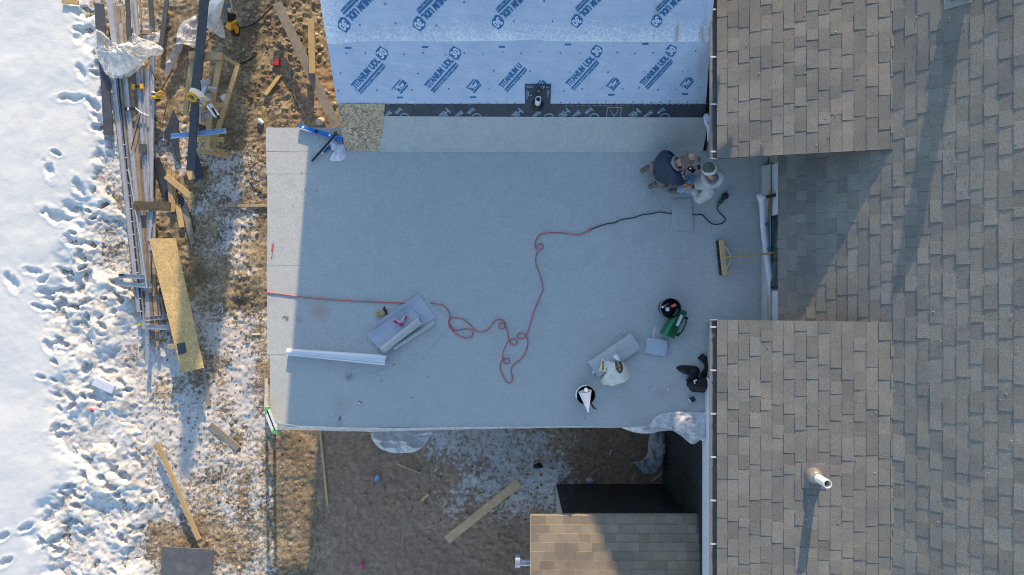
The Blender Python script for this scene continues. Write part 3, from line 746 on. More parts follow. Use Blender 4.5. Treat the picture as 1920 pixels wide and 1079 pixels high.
# ------------------------------------------------------------------ the two roofed bays
XB, ZB = 2.84, 1.25
def bay(y_in, y_out, label, sgn, seed, nm_):
    t = thing('house_bay', label, 'house bay', (3.9, (y_in + y_out) / 2, GZ), 'gabled bays of the house')
    ux = Vector((math.cos(ab), 0, math.sin(ab))); un = ux.cross(uy)
    lo, hi = min(y_in, y_out), max(y_in, y_out)
    L = math.hypot(XJ - XB, ZJ - ZB)
    mb = MB(); vs = []
    for y in (lo, hi):
        a = Vector((XB, y, ZB)); b = Vector((XJ, y, ZJ))
        vs += [a - un * 0.004, b - un * 0.004, b - un * 0.045, a - un * 0.045]
    mb.add(vs, [(0, 1, 5, 4), (3, 7, 6, 2), (0, 4, 7, 3), (1, 2, 6, 5), (0, 3, 2, 1), (4, 5, 6, 7)])
    mb.build('roof', SLAB, t)
    rs = bpy.data.objects.new('roof_slope', None); link(rs, t, (XB, y_in, ZB))
    lay_shingles(rs, Vector((XB - 0.012, 0, ZB)), ux, uy, un, int(L / 0.143) + 1, lambda i: (lo, hi), SH_MAIN, seed, in_frame)
    # rake board along the open side
    yb = y_in - sgn * 0.012 if False else y_in
    MB().bar(Vector((XB + 0.02, y_in + sgn * 0.03, ZB - 0.10)), Vector((XJ - 0.05, y_in + sgn * 0.03, ZJ - 0.10)), 0.03, 0.10).build('rake_board', GUTTERLIP, t)
    wy0, wy1 = (lo + 0.26, hi) if sgn > 0 else (lo, hi - 0.12)
    MB().box((3.04 + 0.8, (wy0 + wy1) / 2, (-3.3 + 1.15) / 2), (1.6, wy1 - wy0, 1.15 + 3.3)).build('wall', WALLM, t)
    MB().box((XB + 0.09, (lo + hi) / 2, ZB - 0.10), (0.03, hi - lo - 0.1, 0.14)).build('fascia', GUTTERLIP, t)
    # gutter
    g = bpy.data.objects.new('gutter', None); link(g, t, (2.80, (lo + hi) / 2, ZB - 0.12))
    q = MB(); x0, x1, zb, zt = 2.752, 2.846, ZB - 0.085, ZB - 0.025
    q.box(((x0 + x1) / 2, (lo + hi) / 2, zb), (x1 - x0, hi - lo, 0.006)).box((x1, (lo + hi) / 2, (zb + zt) / 2 + 0.003), (0.005, hi - lo - 0.002, zt - zb - 0.002))
    q.build('trough', GUTTER, g)
    MB().box((x0, (lo + hi) / 2, (zb + zt) / 2 + 0.004), (0.012, hi - lo - 0.002, zt - zb)).build('lip', GUTTERLIP, g)
    ye = y_in + sgn * 0.004
    MB().box(((x0 + x1) / 2, ye, (zb + zt) / 2 + 0.006), (x1 - x0 + 0.014, 0.008, zt - zb + 0.006)).build('end_cap', STRAP, g)
    y = y_in + sgn * (0.10 if sgn > 0 else 0.10)
    while lo - 1e-6 < y < hi:
        MB().box(((x0 + x1) / 2 - 0.002, y, zt + 0.006), (x1 - x0 + 0.012, 0.022, 0.006)).build('strap', STRAP, g)
        y += sgn * 0.655 if sgn > 0 else -0.60
    return t
bay_u = bay(1.78, 6.5, 'upper bay of the house with brown shingles and a gutter beside the blue underlayment', 1, 11, 'up')
bay_l = bay(-0.445, -7.5, 'lower bay of the house with brown shingles, a gutter and a white vent pipe', -1, 12, 'low')
# black waterproofed face and white wrap under the lower gutter
q = MB(); q.box((3.03, -3.35, -1.75), (0.02, 3.9, 3.2)); q.build('damp_proofing', TAR, bay_l)
q = MB(); q.box((3.028, -3.35, 0.42), (0.024, 3.9, 1.14)); q.build('house_wrap', WRAP, bay_l)
q = MB()
for k in range(28):
    y = -2.2 - k * 0.07; q.box((3.016, y, -1.75), (0.012, 0.05, 3.19))
q.build('ribbing', TAR, bay_l)
b0 = Vector((0, 0, 0))
def on_plane(px, py, p0, n, off=0.0):
    d = Vector(((px - 960) / FPX, (539.5 - py) / FPX, -1)); c = Vector((0, 0, HC))
    t = ((p0 + n * off) - c).dot(n) / d.dot(n)
    return c + d * t
EB = Vector((XB, 0, ZB)); EM = Vector((XE, 0, ZE))
flue('vent_pipe', on_plane(1526, 892, EB, nb, 0.008), 0.055, 0.40, 'white plastic vent pipe with dark boot standing on the lower bay roof', WHITEPL, GUTTER, 0.13, nb)
flue('flue', on_plane(1797, -14, EM, nm, 0.008), 0.075, 0.72, 'dark flue at the top edge casting a long shadow down the steep roof', GUTTER, GUTTER, 0.105, nm)

# ------------------------------------------------------------------ wing with the blue underlayment (top)
AS = math.atan(0.78)
WX0, WX1, WY0 = -2.61, 2.98, 2.14
WZR = 2.85
WYR = WY0 + WZR / 0.78
U = Vector((1, 0, 0)); V = Vector((0, math.cos(AS), math.sin(AS))); N = Vector((0, -math.sin(AS), math.cos(AS)))
W0 = Vector((0, WY0, 0))
def S(px, py, off=0.0):
    return on_plane(px, py, W0, N, off)
def uv(px, py):
    p = S(px, py) - W0
    return p.dot(U), p.dot(V)
def W(u, v, off=0.0): return W0 + U * u + V * v + N * off
wing = thing('house_wing', 'house wing at the top with a steep roof under blue printed underlayment', 'house wing', (0.3, WYR, GZ))
SL = WZR / math.sin(AS)
def wedge(v):
    """right hand edge of the wing roof where it runs under the bay's gutter"""
    return float(np.interp(v, [0.0, 2.2], [2.98, 2.74]))
def slab(name, u0, u1, v0, v1, o0, o1, mat, parent, taper=None):
    ul0, ul1 = (u0, u0) if taper is None else taper
    pl = [(u0, v0), (min(u1, wedge(v0)), v0)] + ([(min(u1, wedge(2.2)), 2.2)] if v0 < 2.2 < v1 else []) + [(min(u1, wedge(v1)), v1), (u0, v1)]
    n = len(pl)
    return MB().add([W(a, b, o0) for a, b in pl] + [W(a, b, o1) for a, b in pl], [tuple(reversed(range(n))), tuple(range(n, 2 * n))] + [(i, (i + 1) % n, n + (i + 1) % n, n + i) for i in range(n)]).build(name, mat, parent)
slab('roof_sheathing', WX0, WX1, 0.0, SL, -0.12, -0.002, OSB_OLD, wing)
# far slope and gable body
q = MB()
for x in (WX0, 2.72): q.v += [Vector((x, WYR, WZR - 0.005)), Vector((x, 2 * WYR - WY0, -0.005)), Vector((x, 2 * WYR - WY0, -0.13)), Vector((x, WYR, WZR - 0.16))]
q.f = [(0, 1, 5, 4), (3, 7, 6, 2), (1, 2, 6, 5), (0, 3, 2, 1), (4, 5, 6, 7)]
q.build('far_roof', SLAB, wing)
q = MB(); x0, x1 = WX0 + 0.14, 2.70
q.v = [Vector((x, y, z)) for x in (x0, x1) for y, z in ((WY0 + 0.3, -3.2), (2 * WYR - WY0 - 0.3, -3.2), (2 * WYR - WY0 - 0.3, -0.08), (WYR, WZR - 0.3), (WY0 + 0.3, -0.08))]
q.f = [(0, 4, 3, 2, 1), (5, 6, 7, 8, 9), (0, 1, 6, 5), (1, 2, 7, 6), (2, 3, 8, 7), (3, 4, 9, 8), (4, 0, 5, 9)]
q.build('wall', OSB, wing)
MB().box((2.96, WYR, WZR - 0.28), (0.48, 0.14, 0.54)).build('sun_blocker', OSB_OLD, wing); MB().box((3.328, WYR, WZR - 0.11), (0.255, 0.14, 0.20)).build('sun_blocker', OSB_OLD, wing)  # unseen boards added beyond the ridge to keep sun off the deck
# unseen chimney behind the ridge, shaped to shade the right part of the porch roof
ch = thing('chimney', 'unseen brick chimney behind the ridge of the wing, its head shaped to shade the porch', 'chimney', (2.72, 6.7, 0.4))
MB().prism([(2.44, 6.5), (3.0, 6.5), (3.0, 7.2), (2.44, 7.2)], -0.2, 3.098).build('stack', basic('brick_red', (0.26, 0.11, 0.07), 0.85, 0.3, 20), ch)
MB().add([(x, y, z) for y in (6.5, 6.68) for x, z in ((2.35, 3.10), (3.95, 3.10), (3.95, 3.62), (3.05, 3.62))], [(0, 1, 2, 3), (7, 6, 5, 4), (0, 4, 5, 1), (1, 5, 6, 2), (2, 6, 7, 3), (3, 7, 4, 0)]).build('shading_head', bpy.data.materials['brick_red'], ch)  # head widened and slanted only to shape the shadow on the porch

# underlayment sheets
vt = uv(960, 78)[1]; vb = uv(960, 194.5)[1]; vl = uv(960, 189)[1]
low = slab('underlayment_sheet', WX0, WX1, vb, vt + 0.10, 0.001, 0.004, UNDER_LOW, wing)
# the upper sheet has a slightly wavy lower edge
q = MB(); rows = []
n = 60
for j in range(9):
    row = []
    for i in range(n + 1):
        u = WX0 + (WX1 - WX0) * i / n; k_ = i / n
        e0 = vt + 0.016 * (f1(u, 0, 1.3, 3, 61) - 0.5) + 0.045 * (math.exp(-((u - 0.35) / 0.35) ** 2) * 0.5 - math.exp(-((u + 2.5) / 0.25) ** 2) * 0.8)
        v = e0 + (SL - e0) * (j / 8) ** 1.6; u = WX0 + (wedge(v) - WX0) * k_
        row.append(W(u, v, 0.008 + 0.006 * (f1(u, v, 2.2, 3, 62) if j < 8 else 0)))
    rows.append(row)
q.grid(rows); upp = q.build('underlayment_sheet', UNDER_UP, wing, smooth=True, solid=0.002, label='frost covered upper underlayment sheet')
# the torn vertical lap in the lower sheet
u988 = uv(988, 140)[0]
slab('lap_piece', u988, u988 + 0.9, vb + 0.012, vt + 0.05, 0.0050, 0.0072, UNDER_LOW, wing)

def titanium(parent, end_px, start_px, flip=False, cut=None, off=0.0085, scale_e=1.0):
    """the diagonal print: bold line, underline, small line and number block"""
    a = Vector(uv(*start_px)); b = Vector(uv(*end_px)); L = (b - a).length
    d = (b - a) / L; e = Vector((-d.y, d.x))
    org = W(a.x, a.y, off); e1 = (U * d.x + V * d.y) * L; e2 = (U * e.x + V * e.y) * L
    mb = MB()
    if cut is None:
        put_text(mb, 'TITANIUM', org, e1, e2, 0, 0, 0.64, 0.18); put_text(mb, 'UDL', org, e1, e2, 0.70, 0, 0.30, 0.18)
    else:
        put_text(mb, cut, org, e1, e2, 0, 0, 0.80, 0.165)
    w = 1.0 if cut is None else 0.82
    put_poly(mb, org, e1, e2, [(0.0, -0.090), (w, -0.090), (w, -0.040), (0.0, -0.040)])
    put_text(mb, 'SYNTHETIC ROOFING UNDERLAYMENT' if cut is None else 'SYNTHETIC ROOFING UNDER', org, e1, e2, 0.0, -0.165, w, 0.058)
    if cut is None:
        put_poly(mb, org, e1, e2, [(1.04, 0.02), (1.04, 0.20), (1.13, 0.26), (1.28, 0.26), (1.33, 0.06), (1.24, -0.02), (1.10, -0.05)])
    mb.build('printed_lettering', INK, parent)
    if cut is None:
        q = MB(); put_text(q, '30', org, e1, e2, 1.08, 0.01, 0.21, 0.21, N * 0.0008); q.build('printed_number', PALEINK, parent)
for i, (sx_, sy_) in enumerate(((668, 168.5), (805, 167.5), (1068, 163.5), (1207, 162))):
    titanium(low, (sx_ + 46.5 + (1.5 if i > 1 else 0), sy_ - 52.5), (sx_, sy_), off=0.006 if i < 2 else 0.0085)
titanium(low, (943 + 46.5, 166.5 - 52.5), (943, 166.5), cut='TITANIUM U', off=0.0065)
for (ex_, ey_) in ((648, 30), (789, 28.5), (937, 26), (1085, 24), (1235, 24.5)):
    titanium(upp, (ex_, ey_), (ex_ + 55.5, ey_ - 55), off=0.0185)
def logo(parent, px, py, off):
    c = Vector(uv(px, py)); d = (Vector(uv(px + 46.5, py - 52.5)) - c); L = d.length; d.normalize(); e = Vector((-d.y, d.x)); L *= 0.98
    org = W(c.x, c.y, off); e1 = (U * d.x + V * d.y) * L; e2 = (U * e.x + V * e.y) * L
    q = MB()
    put_poly(q, org, e1, e2, [(-0.18, 0.11), (0.15, 0.11), (0.15, 0.145), (-0.18, 0.145)])
    put_poly(q, org, e1, e2, [(-0.13, -0.06), (0.19, -0.06), (0.19, 0.085), (-0.16, 0.085)])
    put_poly(q, org, e1, e2, [(-0.15, -0.13), (0.16, -0.13), (0.16, -0.08), (-0.15, -0.08)])
    q.build('printed_emblem', INK, parent)
    q = MB(); put_text(q, 'fw', org, e1, e2, -0.07, -0.045, 0.20, 0.13, N * 0.0008)
    put_poly(q, org, e1, e2, [(-0.15, 0.0), (-0.07, 0.05), (-0.05, 0.085), (-0.10, 0.085)], N * 0.0008); q.build('printed_script', PALEINK, parent)
for px, py, of in ((751.5, 163, 0.006), (889, 162, 0.006), (1014, 163, 0.0085), (1150, 158.5, 0.0085), (1288, 156.5, 0.0085)): logo(low, px, py, of)
for k, (px, py, of) in enumerate(((653, 90, .006), (797, 88.5, .006), (941, 88, .006), (1065, 83.5, .0085), (1210, 82.5, .0085), (750, 183, .006), (887, 182.5, .006), (1146, 178, .0085), (1284, 176.5, .0085))):
    a, b = uv(px, py); q = MB(); put_poly(q, W(a, b, of), U, V, [(-0.045, -0.013), (0.045, -0.013), (0.045, 0.013), (-0.045, 0.013)]); q.build('printed_dash', INK, low)
# cap nails
capm = bpy.data.meshes.new('cap_nail')
_c = MB().lathe([(0.0115, 0), (0.0115, 0.003), (0.005, 0.005)], (0, 0, 0), 10); capm.from_pydata([tuple(v) for v in _c.v], [], _c.f); capm.materials.append(basic('teal_cap', (0.16, 0.42, 0.40), 0.4, 0.2))
capg = capm.copy(); capg.materials.clear(); capg.materials.append(basic('grey_cap', (0.10, 0.17, 0.28), 0.5, 0.2))
capu = Matrix((U, V, N)).transposed().to_euler()
def cap(px, py, of, dark):
    o = bpy.data.objects.new('cap_nail', capg if dark else capm); a, b = uv(px, py); link(o, low, W(a, b, of)); o.rotation_euler = capu
cr = random.Random(4)
for row, (py, x0, step) in enumerate(((103, 652, 36), (137, 641, 71), (171, 632, 35.5))):
    x = x0
    while x < 1325:
        if not (975 < x < 1040 and py > 150): cap(x + cr.uniform(-4, 4), py + cr.uniform(-3, 3) - (x - 632) * 0.008, 0.0086 if x > 985 else 0.0055, cr.random() < 0.5)
        x += step
x = 728
while x < 1328:
    if not 980 < x < 1036: cap(x, 197.5 + cr.uniform(-1, 1) - (x - 728) * 0.007 - 2.5, 0.0055, cr.random() < 0.75)
    x += 17
for px, py in ((722, 8), (818, 48), (742, 44), (870, 4), (963, 40), (1020, 2), (1036, 40), (675, 47)): cap(px, py, 0.018, True)

# bare corner, ice strip, turned-up membrane
vs0, vs1 = uv(1000, 283)[1], uv(1000, 219)[1]
slab('ice_strip', uv(712, 205)[0], WX1, vs1 - 0.12, vb + 0.06, 0.0002, 0.0008, ICE, wing)
for (px, s, w) in ((728, 'Shield®', 34), (748, 'Ice', 20), (838, 'HE', 17), (862, 'Shield®', 34), (884, 'Ice', 20), (974, 'HE', 17), (1008, 'Shield®', 32), (1063, 'HE', 17), (1083, 'Shield®', 34), (1105, 'Ice', 20), (1195, 'HE', 17), (1218, 'Shield®', 32), (1240, 'Ice', 20)):
    mbx = MB(); a = Vector(uv(px, 208)); org = W(a.x, a.y, 0.0012)
    d = Vector((-0.70, -0.71)); e = Vector((0.71, -0.70)); e1 = U * d.x + V * d.y; e2 = U * e.x + V * e.y
    k = 1 / 118.0
    # upside down print: it reads from upper right to lower left
    if s == 'Shield®': put_text(mbx, s, org + e2 * 0.03, e1, e2, -0.02, -0.03, 0.25, 0.070)
    elif s == 'Ice': put_text(mbx, s, org - e1 * 0.05, e1, e2, 0, -0.03, 0.12, 0.070)
    else: put_text(mbx, s, org - e1 * 0.03, e1, e2, 0, -0.04, 0.17, 0.10)
    mbx.build('printed_lettering', ICEINK, wing)
for px in (759, 894, 1029, 1114, 1246):
    mbx = MB(); a = Vector(uv(px, 222)); r0, r1 = 0.062, 0.082
    pts = [W(a.x + r * math.cos(t), a.y + r * math.sin(t), 0.0012) for t in [math.pi * k / 14 for k in range(15)] for r in (r0, r1)]
    mbx.add(pts, [(2 * k, 2 * k + 1, 2 * k + 3, 2 * k + 2) for k in range(14)])
    mbx.build('printed_arc', ICEINK, wing)
mbx = MB(); a = Vector(uv(1151, 213))
for (x0, y0, x1, y1) in ((-0.11, 0.09, 0.11, 0.10), (-0.11, -0.2, -0.10, 0.09), (0.10, -0.2, 0.11, 0.09), (-0.07, 0.06, 0.0, -0.05), (0.06, 0.06, 0.0, -0.05)):
    put_poly(mbx, W(a.x, a.y, 0.0012), U, V, [(x0, y0), (x1, y0), (x1, y1), (x0, y1)] if abs(x0 - x1) * abs(y0 - y1) < 0.004 else [(x0, y0), (x0 + 0.012, y0), (x1 + 0.012, y1), (x1, y1)])
mbx.build('printed_emblem', ICEINK, wing)
# stitched line of pale dashes along the top of the strip
q = MB()
for k in range(26):
    a = Vector(uv(1062 + k * 10.5, 199 - k * 0.15)); put_poly(q, W(a.x, a.y, 0.0012), U, V, [(-0.02, -0.004), (0.02, -0.004), (0.02, 0.004), (-0.02, 0.004)])
q.build('edge_mark', ICEINK, wing)
# turn-up
q = MB(); rows = []
uL0, uL1 = uv(714, 283)[0], uv(707, 220)[0]
for j in range(10):
    t = j / 9; v = -0.03 + (vs1 + 0.03) * t; row = []
    for i in range(70):
        u0 = uL0 + (uL1 - uL0) * t; u = u0 + (WX1 - u0) * i / 69
        vv = v + (0.012 * (f1(u, 3, 0.8, 2, 71) - 0.5) - 0.012 * u / 3 if j == 9 else 0)
        wr = 0.022 * max(0, f1(u * 1.4 + v * 0.9, v * 0.5, 3.0, 2, 72) - 0.5) * (1 if u > 0.9 else 0.25)
        if v < 0.02:
            p = Vector((u, WY0 + v, 0.0125 + 0.01 * t))
        else: p = W(u, vv, 0.008 + wr + 0.012 * (1 - t))
        row.append(p)
    rows.append(row)
q.grid(rows); q.build('membrane_turn_up', MEM, wing, smooth=True, solid=0.004)
# pipe boot on the blue roof
bt = thing('pipe_boot', 'white pipe stub in a square black rubber boot on the blue underlayment', 'vent pipe', S(1007, 194, 0.01))
q = MB(); c = [S(984, 158.5, 0.010), S(1033, 158.5, 0.010), S(1031.5, 203.5, 0.010), S(985, 205, 0.010)]
q.add(c + [p + N * 0.012 for p in c], [(3, 2, 1, 0), (4, 5, 6, 7), (0, 1, 5, 4), (1, 2, 6, 5), (2, 3, 7, 6), (3, 0, 4, 7)]); q.v and q.build('flashing_sheet', ICE, bt)
for f in (): pass
pb = S(1008, 196, 0.02)
MB().lathe([(0.092, -0.05), (0.088, 0.02), (0.06, 0.06), (0.048, 0.075)], pb, 24).build('boot', BLACKRUB, bt, smooth=True)
q = MB(); q.lathe([(0.043, -0.03), (0.043, 0.30), (0.034, 0.30), (0.034, 0.17)], pb, 24); q.f.pop(); q.build('pipe', WHITEPL, bt)
MB().lathe([(0.0335, 0.165), (0.0335, 0.17)], pb, 20).build('bore', basic('pipe_bore', (0.16, 0.16, 0.15), 0.8), bt)
q = MB()
for (x0, y0, x1, y1) in ((986, 161, 1000, 162.5), (988, 164, 999, 165), (1014, 162, 1022, 164), (1018, 164, 1020, 167), (1024, 164, 1031, 165.5), (987, 170, 989, 186), (990, 172, 992, 180), (1026, 170, 1028, 182), (1028.5, 169, 1030, 176), (1008, 170, 1012, 173), (993, 178, 997, 180.5)):
    a = S(x0, y0, 0.0235); b = S(x1, y0, 0.0235); c_ = S(x1, y1, 0.0235); d_ = S(x0, y1, 0.0235); q.add([d_, c_, b, a], [(0, 1, 2, 3)])
q.build('printed_mark', ICEINK, bt)

# ------------------------------------------------------------------ flat roof
flat = thing('flat_roof', 'flat roof extension laid with grey mineral membrane in the middle of the picture', 'flat roof', (0.1, -0.1, GZ))
XL0 = P(499, 240).x; XL1 = P(508, 800).x
ydk = P(0, 800).y; yup = P(0, 239.5).y
MB().prism([(XL0 + 0.05, yup), (XL1 + 0.02, ydk + 0.02), (4.0, ydk + 0.02), (4.0, WY0 - 0.02), (WX0, WY0 - 0.02), (WX0, yup)], -0.22, -0.012).build('roof_deck', OSB_OLD, flat)
MB().prism([(XL0 + 0.62, yup - 0.3), (XL1 + 0.62, ydk + 0.25), (3.0, ydk + 0.25), (3.0, WY0 - 0.1), (XL0 + 0.62, WY0 - 0.1)], -3.3, -0.22).build('wall', WALLM, flat)
def strip(px_l, yt, yb, z, xr=None, xl2=None, seed=0):
    """one roll width of membrane, slightly uneven"""
    q = MB(); rows = []; xl = P(px_l, (yt + yb) / 2, z).x
    y0, y1 = P(0, yb, z).y, P(0, yt, z).y; xr = xr if xr is not None else 4.0
    nx = 90; ny = 14
    for j in range(ny + 1):
        row = []
        for i in range(nx + 1):
            x = xl + (xr - xl) * i / nx; y = y0 + (y1 - y0) * j / ny
            if j in (0,): y += 0.012 * (f1(x, seed, 1.1, 3, seed) - 0.5)
            if i == 0: x += 0.015 * (f1(y, seed, 1.5, 3, seed + 3) - 0.5)
            row.append((x, y, z + 0.0035 * f1(x, y, 1.6, 3, 80)))
        rows.append(row)
    q.grid(rows)
    return q.build('membrane_strip', MEM, flat, smooth=True, solid=0.0018)
strip(506.5, 655, 801, 0.0, 3.06, seed=1)
strip(500.5, 490, 665, 0.0022, seed=2)
strip(501, 322, 497, 0.0044, seed=3)
strip(499.5, 283, 326, 0.0066, seed=4)
q = MB(); rows = []
xa, xb = P(499, 262).x, P(649, 262).x
for j in range(8):
    rows.append([(xa + (xb - xa) * i / 20, P(0, 284 - 44 * j / 7).y, 0.0098 + 0.002 * f1(i * 0.3, j * 0.3, 1, 2, 9)) for i in range(21)])
q.grid(rows); q.build('membrane_strip', MEM, flat, smooth=True, solid=0.005)
# flashing strip up against the wall of the recess
x0 = P(1425, 450).x; x1 = 3.98
q = MB(); q.grid([[(x0, -0.52, 0.026), (x0, 1.9, 0.026)], [(x1 - 0.08, -0.52, 0.028), (x1 - 0.08, 1.9, 0.028)], [(x1 - 0.02, -0.52, 0.09), (x1 - 0.02, 1.9, 0.09)], [(x1 - 0.015, -0.52, 0.20), (x1 - 0.015, 1.9, 0.20)]])
q.build('wall_flashing', MEM, flat, solid=0.004)
# exposed corner of sheathing between the blue roof and the membrane, lying on both
q = MB(); c = [S(638, 194, 0.004), S(722, 194, 0.004), S(714.5, 283, 0.006), S(651, 283, 0.006)]
cx = [p + N * 0.010 for p in c]
q.add(c + cx, [(0, 1, 2, 3), (7, 6, 5, 4), (4, 5, 1, 0), (5, 6, 2, 1), (6, 7, 3, 2), (7, 4, 0, 3)]); q.build('sheathing_corner', OSB_OLD, wing)

# ------------------------------------------------------------------ porch at the bottom
porch = thing('porch', 'small porch with tan shingle roof in half sun at the bottom edge', 'porch', (1.6, -5.0, GZ))
YP, ZP = -3.70, -0.38
ap = math.atan(0.07)
ux = Vector((0, -math.cos(ap), math.sin(ap))); uyp = Vector((1, 0, 0)); unp = ux.cross(uyp)
xp0, xp1 = 0.304, 3.06
q = MB(); vs = []
for x in (xp0 + 0.01, xp1):
    a = Vector((x, YP, ZP)); b = a + ux * 3.2
    vs += [a - unp * 0.004, b - unp * 0.004, b - unp * 0.05, a - unp * 0.05]
q.add(vs, [(0, 1, 5, 4), (3, 7, 6, 2), (0, 4, 7, 3), (1, 2, 6, 5), (0, 3, 2, 1), (4, 5, 6, 7)]); q.build('roof', SLAB, porch)
rs = bpy.data.objects.new('roof_slope', None); link(rs, porch, (xp0, YP, ZP))
lay_shingles(rs, Vector((0, YP + 0.012, ZP)), ux, uyp, unp, 20, lambda i: (xp0, xp1), SH_PORCH, 21, in_frame)
MB().bar((xp0 - 0.006, YP - 0.0, ZP - 0.045), (xp0 - 0.006, YP - 3.1, ZP + 0.17), 0.012, 0.09).build('drip_edge', basic('pale_drip_edge', (0.45, 0.40, 0.30), 0.5), porch)
MB().bar((xp0, YP + 0.006, ZP - 0.05), (xp1, YP + 0.006, ZP - 0.05), 0.008, 0.10).build('fascia', basic('pale_fascia', (0.36, 0.31, 0.22), 0.6), porch)
MB().box(((0.88 + 3.03) / 2, -5.45, -1.95), (3.03 - 0.88, 3.0, 2.9)).build('wall', WALLM, porch)
MB().box(((0.88 + 3.0) / 2, -3.94, -1.95), (3.0 - 0.88, 0.016, 2.88)).build('damp_proofing', TAR, porch)
for k_ in range(4):
    MB().box((1.15 + 0.52 * k_, -3.928, -1.95), (0.05, 0.008, 2.86)).build('lap_strip', ICE, porch)
# vent hood poking out of the porch wall
vh = thing('vent_hood', 'galvanised vent pipe with a drum cap poking out beside the porch', 'vent', P(986, 1055, -0.85))
zz = -0.85; y = P(0, 1055, zz).y
MB().tube([P(1080, 1055, zz), P(975, 1055, zz)], 0.058, 18).build('pipe', STEEL, vh, smooth=False)
MB().tube([P(978, 1052.5, zz), P(975, 1052.5, zz), P(974.9, 1052.5, zz), P(966, 1052.5, zz)], [0.06, 0.06, 0.108, 0.108], 20).build('cap', STEEL, vh)
# rolled waterproof sheeting edge at the pit
# ------------------------------------------------------------------ things on the flat roof
def dz(py): return 0.002 if py > 663 else 0.0042 if py > 495 else 0.0064 if py > 325 else 0.0090
def D(px, py, up=0.0):
    return P(px, py, dz(py) + up)
def ZD(ox, oy, sc, pts, up=0.0): return [D(ox + a / sc, oy + b / sc, up) for a, b in pts]

# spirit level
t = thing('spirit_level', 'long blue spirit level lying across the upper left corner of the flat roof', 'level', D(604, 250))
a, b = D(560.5, 237, 0.05), D(647, 263, 0.05)
q = MB(); q.bar(a.lerp(b, 0.0), a.lerp(b, 0.355), 0.062, 0.05).bar(a.lerp(b, 0.42), b, 0.062, 0.05); q.build('body', BLUE, t)
MB().bar(a.lerp(b, 0.35), a.lerp(b, 0.425), 0.05, 0.046).build('grip', BLACKPL, t)
d = (b - a).normalized(); nrm = Vector((-d.y, d.x, 0))
MB().bar(a + nrm * -0.030 + Vector((0, 0, 0.027)), a.lerp(b, 0.3) + nrm * -0.030 + Vector((0, 0, 0.027)), 0.008, 0.004).build('edge_stripe', WHITEPL, t)
for k in (0.10, 0.675): MB().lathe([(0.020, 0), (0.020, 0.004)], a.lerp(b, k) + Vector((0, 0, 0.0252)), 14).build('vial', WHITEPL, t)
MB().bar(a.lerp(b, 0.955), a.lerp(b, 1.004), 0.064, 0.052).build('end_cap', BLACKPL, t)
# straight edge bar
t = thing('straightedge', 'black metal bar with a bright edge leaning on the blue level', 'metal bar', D(606, 280))
a, b = D(585, 303, 0.012), P(629, 254, 0.115)
MB().bar(a, b, 0.034, 0.012).build('bar', BLACKPL, t)
dd = (b - a).normalized(); nrm = Vector((dd.y, -dd.x, 0)).normalized()
MB().bar(a + nrm * 0.020, b + nrm * 0.020, 0.006, 0.016).build('bright_edge', ALU, t)
# caulking cartridge
t = thing('caulk_cartridge', 'dark blue cartridge with a white cap between the bar and the white rag', 'cartridge', D(611, 281))
a, b = D(606, 285, 0.027), D(620, 275, 0.027)
MB().tube([a, b], 0.026, 14).build('tube', basic('deep_blue', (0.01, 0.09, 0.24), 0.4), t)
MB().tube([a + (a - b).normalized() * 0.002, a + (a - b).normalized() * 0.03], [0.027, 0.022], 12).build('cap', WHITEPL, t)
MB().tube([b + (b - a).normalized() * 0.002, b + (b - a).normalized() * 0.014], [0.027, 0.020], 12).build('collar', WHITEPL, t)
# rag
tt = ZD(540, 220, 10.1, [(830, 420), (910, 445), (950, 520), (1000, 510), (1090, 505), (1100, 600), (1110, 740), (1060, 800), (1000, 830), (900, 830), (805, 825), (800, 770), (850, 700), (930, 705), (940, 650), (880, 640), (830, 620), (790, 500)])
blob(tt, D(630, 285).z, 0.05, 0.05, 12, fs=16, nth=110, nr=12, p=3).build('rag', WHITECLOTH, smooth=True, label='crumpled white rag beside the blue level', cat='rag')
# little brass fitting
t = thing('pliers', 'small yellow and black hand tool behind the blue level', 'pliers', D(629, 248))
a = D(625, 247, 0.02)
MB().bar(D(625, 244, 0.02), D(627, 252, 0.02), 0.025, 0.02).build('handle', YELLOW, t); MB().bar(D(632, 247, 0.02), D(635, 253, 0.02), 0.022, 0.02).build('handle', YELLOW, t)
MB().box(D(629.5, 250, 0.018), (0.05, 0.04, 0.03), 0.4).build('jaw', basic('dark_brass', (0.12, 0.09, 0.04), 0.4), t)

# cord
def Zc(p): return [(480 + a / 3.371, 500 + b / 3.371) for a, b in p]
cord1 = [(498, 551), (503, 548.5), (512, 550.5), (520, 550.8), (560, 556.5), (600, 560.5), (650, 564), (700, 566.5), (757, 568.5), (775, 570), (800, 571)]
cord2 = Zc([(1100, 232), (1150, 238), (1190, 250), (1218, 285), (1226, 318), (1216, 360), (1240, 405), (1290, 440), (1345, 450), (1374, 425), (1360, 398), (1310, 396), (1262, 404), (1232, 380), (1222, 342), (1250, 322), (1310, 335), (1355, 370), (1395, 408), (1440, 412), (1478, 385), (1508, 345), (1550, 335), (1576, 362), (1565, 393), (1538, 388), (1536, 364), (1560, 358), (1582, 382), (1592, 430), (1602, 475), (1630, 497), (1652, 478), (1632, 456), (1594, 474), (1566, 530), (1558, 578), (1578, 614), (1602, 605), (1598, 584), (1566, 586), (1545, 612), (1545, 650), (1562, 695), (1590, 735), (1616, 728), (1621, 700), (1612, 665), (1622, 628), (1680, 580), (1708, 530), (1718, 475), (1702, 432), (1668, 420), (1650, 438), (1666, 457), (1700, 448), (1722, 400)])
cord2 += [(1001, 585), (1012, 557), (1018, 541), (1012, 515), (1004, 491), (1008, 472), (1018, 466), (1016, 458), (1008, 460), (1006, 468), (1003, 458), (1008, 445), (1020, 438), (1050, 437), (1085, 440.5), (1104, 432)]
